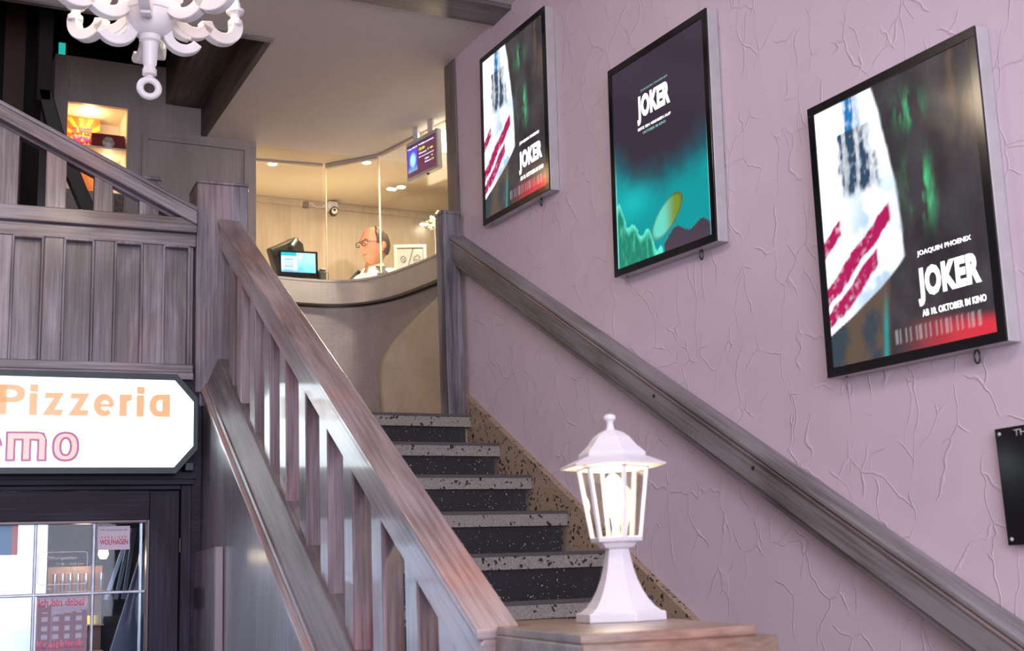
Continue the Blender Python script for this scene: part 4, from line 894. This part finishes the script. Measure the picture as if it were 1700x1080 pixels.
for k in range(34):
    a = random.uniform(0, 1); c = Vector((2.885+FX, 6.60, 2.175))+Vector((-0.10*a, 0, -0.07*a*a))+Vector([random.gauss(0, 0.014) for _ in range(3)])
    e = c+Vector((random.uniform(-0.03, 0.01), random.uniform(-0.02, 0.02), random.uniform(-0.01, 0.03)))
    lf.tube([c, (c+e)/2+Vector((0, 0, 0.004)), e], [0.002, 0.006, 0.0005], 5, ry=0.0012)
lf.tube([(2.872, 6.60, 2.08), (2.88, 6.60, 2.15), (2.885, 6.60, 2.19)], 0.004, 6); lf.tube([(2.872, 6.60, 2.08), (2.84, 6.60, 2.17), (2.79, 6.595, 2.13)], 0.003, 6)
b_ = build('blossoms', fb, plain('cream_petals', (0.85, 0.80, 0.66), 0.5), fv); b_['kind'] = 'stuff'
build('foliage', lf, plain('leaf_green', (0.16, 0.24, 0.05), 0.5), fv)['kind'] = 'stuff'

# boxes in the lit niche
def comic(u, v):
    a = math.atan2(v-0.5, u-0.5); r = math.hypot(u-0.5, v-0.5); k = math.sin(a*11+2)
    c = mixc((0.62, 0.07, 0.0), (0.85, 0.34, 0.005), sst(-0.2, 0.4, k-0.4*r)); 
    if r < 0.30+0.04*math.sin(a*12): c = (0.85, 0.30, 0.01)
    return c
o1 = FF
Mb = M_frame((0.808, Yc+0.20, 2.508), (1, 0, 0), (0, 0, 1), (0, -1, 0))
sb = thing('gift_box', 'tall orange and yellow comic-burst box on the lit niche shelf, left', 'box', Mb)
build('carton', MB().box(0, 0.190, 0, 0.225, -0.05, -0.001), plain('orange_card', (0.9, 0.35, 0.03), 0.5), sb, Mb, bevel=0.002)
picture('printed_front', 0.190, 0.225, 44, 44, comic, PRINT, sb, Mb @ T(0, 0, 0.001), back=0.0015)
text('lettering', 'SUPER', INKR, sb, Mb @ T(0.036, 0.122, 0.0018), 0.118, 0.046, 0.05, 0.001); text('lettering', 'MOM', plain('magenta_ink', (0.50, 0.03, 0.30), 0.5), sb, Mb @ T(0.045, 0.070, 0.0018), 0.10, 0.046, 0.06, 0.001)
Mb2 = M_frame((0.935, Yc+0.06, 2.508), (1, 0, 0), (0, 0, 1), (0, -1, 0))
rb = thing('red_box', 'long dark red box with a round silver emblem on the lit niche shelf', 'box', Mb2)
build('carton', MB().box(0, 0.180, 0, 0.095, -0.07, 0), plain('dark_red_card', (0.16, 0.012, 0.012), 0.4), rb, Mb2, bevel=0.002)
build('emblem', MB().lathe([(0.031, 0), (0.033, 0.001), (0.030, 0.002)], 28, m=Mb2 @ T(0.092, 0.045, 0) @ Matrix.Diagonal((1, 1.05, 1, 1))), plain('silver_grey_print', (0.34, 0.33, 0.30), 0.5, var=0.5, scale=60), rb)
build('emblem_badge', MB().lathe([(0.016, 0), (0.016, 0.0008)], 20, m=Mb2 @ T(0.092, 0.032, 0.0022)), plain('pale_badge', (0.55, 0.56, 0.60), 0.5), rb)
Mb3 = M_frame((0.90, Yc+0.22, 2.241), (1, 0, 0), (0, 0, 1), (0, -1, 0))
tag(build('orange_packet', MB().box(0, 0.10, 0, 0.245, -0.03, 0), plain('orange_packet_card', (0.75, 0.25, 0.05), 0.5), M=Mb3, bevel=0.002), 'orange packet on the lower level of the lit niche, under the shelf', 'packet')
tag(build('small_picture', MB().box(1.058, 1.108, Yc-0.012, Yc-0.001, 2.12, 2.23), plain('dark_picture_print', (0.10, 0.09, 0.07), 0.5, var=0.6, scale=50), bevel=0.002), 'small dark picture on the grey wall, half seen through the slats of the sloping parapet', 'picture')

# ================================================================== PEDESTAL AND LANTERN
pd = thing('stair_pedestal', 'brown wooden pedestal with a stepped slab top at the foot of the balustrade', 'pedestal', T(1.2, 2.1, FL))
Zp = -0.075
top = [(1.098, 2.30), (0.973, 1.742), (1.258, 1.676), (1.446, 2.20), (1.40, 2.62), (1.19, 2.66), (1.19, 2.30)]
def grow(poly, d):
    cx = sum(p[0] for p in poly)/len(poly); cy = sum(p[1] for p in poly)/len(poly)
    return [(cx+(x-cx)*(1+d/math.hypot(x-cx, y-cy)), cy+(y-cy)*(1+d/math.hypot(x-cx, y-cy))) for x, y in poly]
build('top_slab', MB().prism(top, Zp-0.016, Zp, 'xy'), PT, pd, bevel=0.002)
t2 = [(1.095, 2.30), (0.970, 1.73), (1.285, 1.655), (1.472, 2.20), (1.42, 2.62), (1.195, 2.66), (1.195, 2.30)]
build('moulding', MB().prism(t2, Zp-0.05, Zp-0.016, 'xy'), PT, pd, bevel=0.004)
t3 = [(1.10, 2.295), (0.992, 1.755), (1.275, 1.69), (1.44, 2.20), (1.39, 2.60), (1.20, 2.64), (1.20, 2.295)]
build('body', MB().prism(t3, FL, Zp-0.05, 'xy'), PT, pd, bevel=0.004)

LX, LY_ = 1.319, 2.191; S = 0.00044
ln = thing('table_lantern', 'glowing white hexagonal lantern standing on the wooden pedestal', 'lantern', T(LX, LY_, Zp))
hex0 = math.radians(18)
def hexl(prof, m_=None): return MB().lathe([(r*S, z*S) for r, z in prof], 6, (LX, LY_, Zp+0.0005), hex0, smooth=False)
build('base', hexl([(207, 0), (207, 38), (200, 42)]), WHT, ln, bevel=0.002)
build('stem', hexl([(188, 42), (160, 62), (132, 95), (108, 135), (88, 180), (72, 230), (61, 285), (54, 320)]), WHT, ln, bevel=0.001)
build('collar', hexl([(54, 320), (78, 326), (92, 345), (118, 352), (122, 372), (104, 374)]), WHT, ln, bevel=0.001)
rb0, rb1, zb, ztp = 112, 160, 372, 690
def hexpt(r, z, k): a = hex0+k*PI/3; return Vector((LX+r*S*math.cos(a), LY_+r*S*math.sin(a), Zp+z*S))
for k in range(6): build('glass_bar', MB().tube([hexpt(rb0, zb, k), hexpt(rb1, ztp, k)], 0.0034, 4), WHT, ln)
build('top_ring', MB().tube([hexpt(rb1, ztp, k) for k in range(6)], 0.004, 4, closed=True), WHT, ln)
build('glass', MB().lathe([((rb0-3)*S, (zb+2)*S), ((rb1-4)*S, ztp*S)], 6, (LX, LY_, Zp), hex0, smooth=False, cap=False), LGLASS, ln)
build('roof_brim', hexl([(170, 686), (250, 690), (252, 697), (176, 730), (150, 738)]), WHT, ln, bevel=0.0015)
build('roof', hexl([(158, 735), (160, 752), (118, 790), (88, 828), (58, 850), (30, 862)]), WHT, ln, bevel=0.0015)
build('finial', MB().lathe([(r*S, z*S) for r, z in ((28, 858), (18, 872), (15, 895), (20, 905), (29, 915), (28, 930), (14, 938), (1, 940))], 20, (LX, LY_, Zp)), WHT, ln)
blb = [(0.5, 0), (12, 2), (14, 40), (16, 60), (34, 110), (48, 165), (48, 200), (34, 240), (14, 262), (0.5, 268)]
build('bulb', MB().lathe([(r*S, (395+z)*S) for r, z in blb], 24, (LX, LY_, Zp)), emis('warm_bulb', (1.0, 0.86, 0.58), 45), ln)
build('bulb_socket', MB().lathe([(20*S, 374*S), (20*S, 402*S)], 16, (LX, LY_, Zp)), WHT, ln)
lamp('lantern_light', 'POINT', (LX, LY_, Zp+560*S), 3.0, (1.0, 0.78, 0.50), 0.03)

# ================================================================== CHANDELIER
CX, CY, CZ = 0.640, 3.60, 1.46
ch = thing('chandelier', 'white scroll-armed chandelier hanging from the ceiling at the top left', 'chandelier', T(CX, CY, CE))
build('spindle', MB().lathe([(0.010, 0.072), (0.021, 0.078), (0.021, 0.094), (0.017, 0.100), (0.017, 0.106), (0.020, 0.112), (0.024, 0.178), (0.032, 0.184), (0.032, 0.200), (0.046, 0.206), (0.062, 0.224), (0.071, 0.246), (0.074, 0.268), (0.079, 0.271), (0.079, 0.288), (0.062, 0.300), (0.05, 0.33), (0.03, 0.36), (0.02, 0.42), (0.028, 0.50), (0.02, 0.60), (0.01, 0.66), (0.01, CE-CZ-0.03), (0.05, CE-CZ-0.02), (0.05, CE-CZ-0.001)], 40, (CX, CY, CZ)), CHW, ch)
vd = Vector((CX, CY)).normalized()    # ring faces the stair side
ringM = T(CX, CY, CZ+0.036) @ Matrix.Rotation(math.atan2(vd.y, vd.x)+PI/2+0.12, 4, 'Z')
pts = [ringM @ Vector((0.0265*math.cos(a), 0, 0.0265*math.sin(a))) for a in [2*PI*i/32 for i in range(32)]]
build('ring', MB().tube(pts, 0.0105, 10, closed=True, up=(ringM.to_3x3() @ Vector((0, 1, 0)))), CHW, ch)
build('ring_stem', MB().lathe([(0.009, 0.064), (0.012, 0.068), (0.010, 0.076)], 16, (CX, CY, CZ)), CHW, ch)
def ribbon(M, path, hw, th):
    """flat-sided scroll: path in (r,z), half width hw in the path plane, thickness th across"""
    n_ = len(path); vs = []; fs = []
    for i, (r, z) in enumerate(path):
        a = path[max(0, i-1)]; b = path[min(n_-1, i+1)]; t = Vector((b[0]-a[0], b[1]-a[1])).normalized(); nn = Vector((-t.y, t.x)); h_ = hw[i] if isinstance(hw, list) else hw
        for sx, sy in ((h_, -th), (h_, th), (-h_, th), (-h_, -th)): vs.append(M @ Vector((r+nn.x*sx, sy, z+nn.y*sx)))
    for i in range(n_-1):
        for j in range(4): fs.append((i*4+j, i*4+(j+1) % 4, (i+1)*4+(j+1) % 4, (i+1)*4+j))
    fs += [(3, 2, 1, 0), tuple(range(4*n_-4, 4*n_))]
    return MB().add(vs, fs, True)
def arc(cx, cz, r, a0, a1, n_=10):
    n_ = n_*2; return [(cx+r*math.cos(math.radians(a0+(a1-a0)*i/n_)), cz+r*math.sin(math.radians(a0+(a1-a0)*i/n_))) for i in range(n_+1)]
BULB = emis('candle_bulb_glow', (1.0, 0.84, 0.6), 14)
for k in range(6):
    an = math.radians(13+60*k); Ma = T(CX, CY, CZ+0.298) @ Matrix.Rotation(an, 4, 'Z') @ Matrix.Diagonal((1.1, 1.25, 1.08, 1))
    arm = build('arm', ribbon(Ma, arc(0.120, 0.0, 0.050, 170, 340, 12), 0.017, 0.013), CHW, ch, bevel=0.003)
    build('scroll', ribbon(Ma, arc(0.208, 0.004, 0.048, 190, 375, 14), 0.017, 0.013), CHW, arm, bevel=0.003)
    build('scroll', ribbon(Ma, [(0.06, 0.03)]+arc(0.115, 0.055, 0.040, 200, 20, 10)+arc(0.175, 0.070, 0.022, 200, 340, 8), 0.015, 0.012), CHW, arm, bevel=0.003)
    build('drop_scroll', ribbon(Ma, arc(0.105, -0.012, 0.052, 195, 280, 9), 0.011, 0.012), CHW, arm, bevel=0.003) if k % 2 == 0 else None
    build('candle_cup', MB().lathe([(0.012, -0.02), (0.020, -0.012), (0.020, 0.002), (0.012, 0.010), (0.013, 0.020), (0.024, 0.028), (0.025, 0.036), (0.016, 0.042), (0.013, 0.06)], 20, m=Ma @ T(0.254, 0, 0.022)), CHW, arm)
    build('candle', MB().lathe([(0.011, 0.06), (0.011, 0.13)], 16, m=Ma @ T(0.254, 0, 0.022)), CHW, arm)
    build('bulb', MB().lathe([(0.006, 0.13), (0.015, 0.145), (0.017, 0.160), (0.010, 0.185), (0.001, 0.205)], 16, m=Ma @ T(0.254, 0, 0.022)), BULB, arm)
for k in range(3):
    an = math.radians((0, 180, 96)[k]); Ma = T(CX, CY, CZ+0.185) @ Matrix.Rotation(an, 4, 'Z')
    build('lower_scroll', ribbon(Ma, [(0.048, 0.050)]+arc(0.098, 0.035, 0.048, 190, 330, 10), 0.015, 0.014), CHW, ch, bevel=0.003)
lamp('chandelier_light', 'POINT', (CX, CY, CZ+0.52), 18, (1.0, 0.80, 0.58), 0.12)

# ================================================================== THE CLERK
def skin_mesh(verts, edges, radii, sub=2, root=0):
    me = bpy.data.meshes.new('tmp'); me.from_pydata(verts, edges, []); o = bpy.data.objects.new('tmp', me); COL.objects.link(o)
    m = o.modifiers.new('skin', 'SKIN'); m.use_smooth_shade = True; s = o.modifiers.new('sub', 'SUBSURF'); s.levels = sub
    sv = me.skin_vertices[0].data
    for i, r in enumerate(radii): sv[i].radius = r if isinstance(r, tuple) else (r, r); sv[i].use_root = (i == root)
    dg = bpy.context.evaluated_depsgraph_get(); dg.update(); m2 = bpy.data.meshes.new_from_object(o.evaluated_get(dg))
    vs = [tuple(v.co) for v in m2.vertices]; fs = [tuple(p.vertices) for p in m2.polygons]
    bpy.data.objects.remove(o); return vs, fs
PXc, PYc = 2.79, 7.50
SKN = plain('skin', (0.42, 0.185, 0.12), 0.55, var=0.12, scale=30, sss=0.08)
BF = 0.58      # booth floor
# local figure frame: x = the way he faces, y = his left, z up from the booth floor
fa = math.radians(-150); hfa = math.radians(-163)
MPm = T(PXc, PYc, BF+0.022) @ Matrix.Rotation(fa, 4, 'Z')
pr = thing('person', 'balding clerk in glasses, white shirt and grey waistcoat, looking left behind the glass', 'person', T(PXc, PYc, BF))
V = [(0, 0, 0.93), (0, 0, 1.08), (0.01, 0, 1.25), (0.0, 0, 1.38), (0.0, 0, 1.46), (0.0, 0, 1.52), (0.0, 0, 1.585),
     (0, 0.17, 1.385), (0.02, 0.215, 1.12), (0.12, 0.17, 1.00), (0.16, 0.13, 1.00),
     (0, -0.17, 1.385), (0.03, -0.225, 1.13), (0.20, -0.25, 1.10), (0.25, -0.255, 1.11),
     (0, 0.09, 0.90), (0.01, 0.10, 0.50), (-0.01, 0.10, 0.07), (0.12, 0.11, 0.02),
     (0, -0.09, 0.90), (0.01, -0.10, 0.50), (-0.01, -0.10, 0.07), (0.12, -0.11, 0.02)]
Ed = [(0, 1), (1, 2), (2, 3), (3, 4), (4, 5), (5, 6), (3, 7), (7, 8), (8, 9), (9, 10), (3, 11), (11, 12), (12, 13), (13, 14), (0, 15), (15, 16), (16, 17), (17, 18), (0, 19), (19, 20), (20, 21), (21, 22)]
Rr = [(0.13, 0.12), (0.13, 0.11), (0.14, 0.12), (0.12, 0.10), 0.058, 0.052, 0.050, 0.045, 0.042, 0.034, 0.027, 0.045, 0.042, 0.034, 0.027, 0.085, 0.06, 0.042, 0.03, 0.085, 0.06, 0.042, 0.03]
bv, bf = skin_mesh(V, Ed, Rr)
bm_ = MB(); bm_.add([MPm @ Vector(p) for p in bv], bf, True)
# head: a shaped sphere, x = face direction, centre at the ear line
HC = Vector((PXc, PYc, 0)) + (Matrix.Rotation(fa, 3, 'Z') @ Vector((0.035, 0, 0))) + Vector((0, 0, BF+1.639))
HM = T(*(HC+Vector((0.02, -0.02, -0.004)))) @ Matrix.Rotation(hfa, 4, 'Z') @ Matrix.Rotation(math.radians(4), 4, 'Y') @ Matrix.Diagonal((1.03, 1.03, 1.06, 1))
def G(x, c, s_): return math.exp(-((x-c)/s_)**2)
def headpt(th, ph):
    """th: 0 top .. pi bottom ; ph: 0 = face front"""
    sx, sy, sz = 0.098, 0.077, 0.122
    x, y, z = math.sin(th)*math.cos(ph), math.sin(th)*math.sin(ph), math.cos(th)
    X_, Y_, Z_ = x*sx, y*sy, z*sz
    # jaw narrows, back of skull is fuller
    if z < 0: Y_ *= 1-0.30*(-z)**1.3; X_ *= 1-(0.10 if x > 0 else 0.38)*(-z)
    if x < 0: X_ *= 1.05
    f = max(0, x)
    zz = Z_
    X_ += f*(0.006*G(zz, 0.028, 0.012)*G(Y_, 0, 0.05)                         # brow
             - 0.008*G(zz, 0.008, 0.013)*(G(Y_, 0.031, 0.014)+G(Y_, -0.031, 0.014))   # eye sockets
             + 0.021*G(zz, -0.030, 0.014)*G(Y_, 0, 0.013) + 0.011*G(zz, -0.010, 0.018)*G(Y_, 0, 0.010)       # nose
             + 0.006*G(zz, -0.058, 0.006)*G(Y_, 0, 0.022) + 0.006*G(zz, -0.070, 0.006)*G(Y_, 0, 0.02) - 0.004*G(zz, -0.064, 0.0035)*G(Y_, 0, 0.026)   # lips
             + 0.020*G(zz, -0.098, 0.016)*G(Y_, 0, 0.028)                         # chin
             + 0.004*G(zz, -0.025, 0.02)*(G(Y_, 0.042, 0.018)+G(Y_, -0.042, 0.018)))          # cheeks
    return Vector((X_, Y_, Z_))
nt_, np_ = 64, 96
hv = [headpt(PI*(i+0.0001 if i == 0 else (i-0.0001 if i == nt_ else i))/nt_, 2*PI*k/np_) for i in range(nt_+1) for k in range(np_)]
hf = [(i*np_+k, i*np_+(k+1) % np_, (i+1)*np_+(k+1) % np_, (i+1)*np_+k) for i in range(nt_) for k in range(np_)]
bm_.add([HM @ p for p in hv], hf, True)
for sgn in (1, -1):   # ears
    for q, rr_, sc3 in (((-0.008, sgn*0.076, -0.012), 0.032, (0.62, 0.26, 1.0)), ((-0.012, sgn*0.083, -0.008), 0.027, (0.7, 0.30, 0.9)), ((0.0, sgn*0.078, -0.036), 0.011, (0.8, 0.6, 1.0))):
        prof = [(max(1e-4, math.sin(PI*i/10))*rr_, -math.cos(PI*i/10)*rr_) for i in range(11)]
        bm_.lathe(prof, 16, m=HM @ T(*q) @ Matrix.Diagonal((*sc3, 1)))
# hands: palm and five jointed fingers each
def hand(wrist, dirn, upn, sgn, curl):
    dirn = Vector(dirn).normalized(); side = dirn.cross(Vector(upn)).normalized()*sgn; up_ = Vector(upn)
    vs = [Vector(wrist)]; ed = []; rd = [0.026]
    pc = vs[0]+dirn*0.045; vs.append(pc); ed.append((0, 1)); rd.append((0.030, 0.016))
    pk = vs[0]+dirn*0.085; vs.append(pk); ed.append((1, 2)); rd.append((0.032, 0.013))
    out = [skin_mesh([tuple(v) for v in vs], ed, rd, 1)]
    for j, (off, ln_) in enumerate(((0.030, 0.072), (0.010, 0.080), (-0.010, 0.075), (-0.029, 0.060))):
        a = pk+side*off-dirn*0.012; pts_ = [a]; d_ = dirn.copy()
        for q in range(3):
            d_ = (d_-up_*curl*(0.35+0.1*q)).normalized(); pts_.append(pts_[-1]+d_*ln_*(0.46, 0.30, 0.24)[q]+ (dirn*0.012 if q == 0 else Vector()))
        out.append(skin_mesh([tuple(v) for v in pts_], [(0, 1), (1, 2), (2, 3)], [0.009, 0.0085, 0.008, 0.0065], 1))
    a = vs[0]+dirn*0.025+side*0.024; t1 = a+(dirn*0.6+side*0.8)*0.032-up_*0.004; t2_ = t1+(dirn*0.85+side*0.35)*0.030-up_*0.006
    out.append(skin_mesh([tuple(a), tuple(t1), tuple(t2_)], [(0, 1), (1, 2)], [0.013, 0.0105, 0.008], 1))
    return out
for hs_ in (hand(V[10], (0.5, -0.85, -0.1), (0, 0, 1), 1, 0.5), hand(V[14], (1, 0.12, 0.0), (0, 0, 1), -1, 0.55)):
    for v_, f_ in hs_: bm_.add([MPm @ Vector(p) for p in v_], f_, True)
build('body', bm_, SKN, pr)
# hair: a cap over the back and sides, bald on top and front
hr = MB(); hvv = []; keep = {}
for i in range(nt_+1):
    for k in range(np_):
        th, ph = PI*i/nt_, 2*PI*k/np_; p = headpt(max(th, 1e-4), ph); cf = math.cos(ph)
        lim_top = 0.30 if cf < -0.1 else 0.30+0.95*sst(-0.1, 0.75, cf)
        lim_bot = 1.98 if cf < -0.25 else 1.98-0.45*sst(-0.25, 0.25, cf)
        on = (cf < 0.34) and lim_top < th < lim_bot
        keep[(i, k)] = on
        t_ = 0.010+0.004*noise.noise(Vector((p.x*60, p.y*60, p.z*25)))
        hvv.append(HM @ (p+p.normalized()*t_))
hff = [f for idx, f in enumerate(hf) if all(keep[(v//np_, v % np_)] for v in f)]
hr.add(hvv, hff, True)
ho = build('hair', hr, plain('dark_brown_hair', (0.045, 0.028, 0.018), 0.6, var=0.5, scale=120, bump=0.6), pr); hd_ = ho.modifiers.new('thick', 'SOLIDIFY'); hd_.thickness = 0.012; hd_.offset = -1
me = ho.data
EYE = plain('eye_white', (0.7, 0.66, 0.62), 0.2, var=0.02); IRS = plain('iris', (0.03, 0.04, 0.05), 0.2); LIPC = plain('lip', (0.42, 0.13, 0.10), 0.45); BRW = plain('eyebrow', (0.10, 0.06, 0.04), 0.7)
for sgn in (1, -1):
    e = build('eye', MB().sph((0, 0, 0), 0.0115, 16), EYE, pr, HM @ T(0.078, sgn*0.031, 0.006))
    build('iris', MB().sph((0.0085, -0.003, 0), 0.0052, 12, (0.6, 1, 1)), IRS, e, HM @ T(0.078, sgn*0.031, 0.006))
    build('eyebrow', MB().tube([HM @ Vector((0.094, sgn*0.014, 0.027)), HM @ Vector((0.092, sgn*0.030, 0.031)), HM @ Vector((0.080, sgn*0.046, 0.026))], [0.0022, 0.003, 0.0015], 6), BRW, pr)
build('mouth', MB().tube([HM @ Vector((x, y, -0.0645)) for x, y in ((0.078, -0.022), (0.0855, -0.01), (0.088, 0), (0.0855, 0.01), (0.078, 0.022))], [0.0012, 0.0028, 0.003, 0.0028, 0.0012], 6, ry=0.002), LIPC, pr)
gl = MB(); gx = 0.106
for sgn in (1, -1):
    cpts = [HM @ Vector((gx-abs(0.022*math.cos(a)*sgn+0.031*sgn-0)*0.25, sgn*0.031+0.022*math.cos(a), 0.006+0.0155*math.copysign(abs(math.sin(a))**0.7, math.sin(a)))) for a in [2*PI*i/20 for i in range(20)]]
    gl.tube(cpts, 0.0026, 6, closed=True, up=(0, 0, 1))
    gl.tube([HM @ Vector((gx-0.014, sgn*0.053, 0.012)), HM @ Vector((0.06, sgn*0.079, 0.011)), HM @ Vector((0.0, sgn*0.084, 0.006)), HM @ Vector((-0.018, sgn*0.083, -0.006))], 0.0018, 6)
gl.tube([HM @ Vector((gx-0.002, -0.009, 0.009)), HM @ Vector((gx+0.002, 0, 0.012)), HM @ Vector((gx-0.002, 0.009, 0.009))], 0.0018, 6)
build('glasses', gl, plain('dark_glasses_frame', (0.03, 0.012, 0.012), 0.3), pr, label='dark-rimmed glasses')
# shirt
SH_ = plain('white_shirt_cotton', (0.72, 0.70, 0.68), 0.8, var=0.06, scale=40, bump=0.3)
SV = V[:5]+V[7:14]; SV = [V[0], V[1], V[2], V[3], (0.005, 0, 1.455), V[7], V[8], V[9], V[11], V[12], V[13]]
SE = [(0, 1), (1, 2), (2, 3), (3, 4), (3, 5), (5, 6), (6, 7), (3, 8), (8, 9), (9, 10)]
sv_, sf_ = skin_mesh(SV, SE, [(0.145, 0.135), (0.145, 0.125), (0.155, 0.135), (0.135, 0.115), 0.074, 0.085, 0.062, 0.045, 0.085, 0.062, 0.045])
build('shirt', MB().add([MPm @ Vector(p) for p in sv_], sf_, True), SH_, pr)
col_ = MB()
for sgn in (1, -1):   # collar leaves
    cp = [Vector((0.075*math.cos(a)+0.010, sgn*0.070*math.sin(a), 1.475-0.028*math.cos(a))) for a in [0.25+i*(PI-0.25)/9 for i in range(10)]]
    vs_ = []; fs_ = []
    for i, p in enumerate(cp):
        h_ = 0.038 if i > 0 else 0.05; o_ = p-Vector((0.010, 0, 0)); vs_ += [MPm @ (Vector((p.x*0.90, p.y*0.90, p.z+0.018))), MPm @ Vector((p.x*1.18+0.006, p.y*1.22, p.z-h_+0.010))]
    for i in range(len(cp)-1): fs_.append((2*i, 2*i+1, 2*i+3, 2*i+2))
    col_.add(vs_, fs_, True)
co = build('collar', col_, SH_, pr); x_ = co.modifiers.new('thick', 'SOLIDIFY'); x_.thickness = 0.004
# waistcoat: torso shell open in a V at the front
VS = plain('grey_waistcoat_wool', (0.060, 0.066, 0.078), 0.85, var=0.25, scale=90, bump=0.4)
prof = [(0.93, 0.158, 0.178), (1.05, 0.155, 0.175), (1.18, 0.160, 0.185), (1.28, 0.158, 0.195), (1.35, 0.142, 0.195), (1.40, 0.118, 0.180), (1.435, 0.098, 0.140), (1.46, 0.088, 0.095)]
nn_ = 48; wv = []; wf_ = []; ok = {}
for i, (z, rx, ry) in enumerate(prof):
    for k in range(nn_):
        a = 2*PI*k/nn_; wv.append(MPm @ Vector((0.008+rx*math.cos(a), ry*math.sin(a), z)))
        vw = 0.0 if z < 1.10 else 0.55+1.0*(z-1.10)
        arm_ = abs(math.sin(a)) > 0.93 and 1.22 < z < 1.40
        da = abs((a+PI) % (2*PI)-PI); ok[(i, k)] = not (da < vw*0.75) and not arm_
for i in range(len(prof)-1):
    for k in range(nn_):
        q = [(i, k), (i, (k+1) % nn_), (i+1, (k+1) % nn_), (i+1, k)]
        if all(ok[t_] for t_ in q): wf_.append(tuple(a*nn_+b for a, b in q))
wo = build('waistcoat', MB().add(wv, wf_, True), VS, pr, label='dark grey waistcoat'); x_ = wo.modifiers.new('thick', 'SOLIDIFY'); x_.thickness = 0.008; x_.offset = 1
TV = [(0, 0, 0.95), (0, 0, 1.0), (0, 0.09, 0.90), (0.01, 0.10, 0.50), (-0.01, 0.10, 0.10), (0, -0.09, 0.90), (0.01, -0.10, 0.50), (-0.01, -0.10, 0.10)]
tv_, tf_ = skin_mesh(TV, [(0, 1), (0, 2), (2, 3), (3, 4), (0, 5), (5, 6), (6, 7)], [0.15, (0.15, 0.13), 0.10, 0.078, 0.06, 0.10, 0.078, 0.06])
build('trousers', MB().add([MPm @ Vector(p) for p in tv_], tf_, True), plain('dark_trousers', (0.03, 0.03, 0.04), 0.8), pr)
for sgn in (1, -1):
    build('shoe', MB().sph((0, 0, 0), 0.05, 16, (2.6, 0.95, 0.9)), plain('black_shoe_leather', (0.01, 0.01, 0.01), 0.3), pr, MPm @ T(0.07, sgn*0.105, 0.0235))
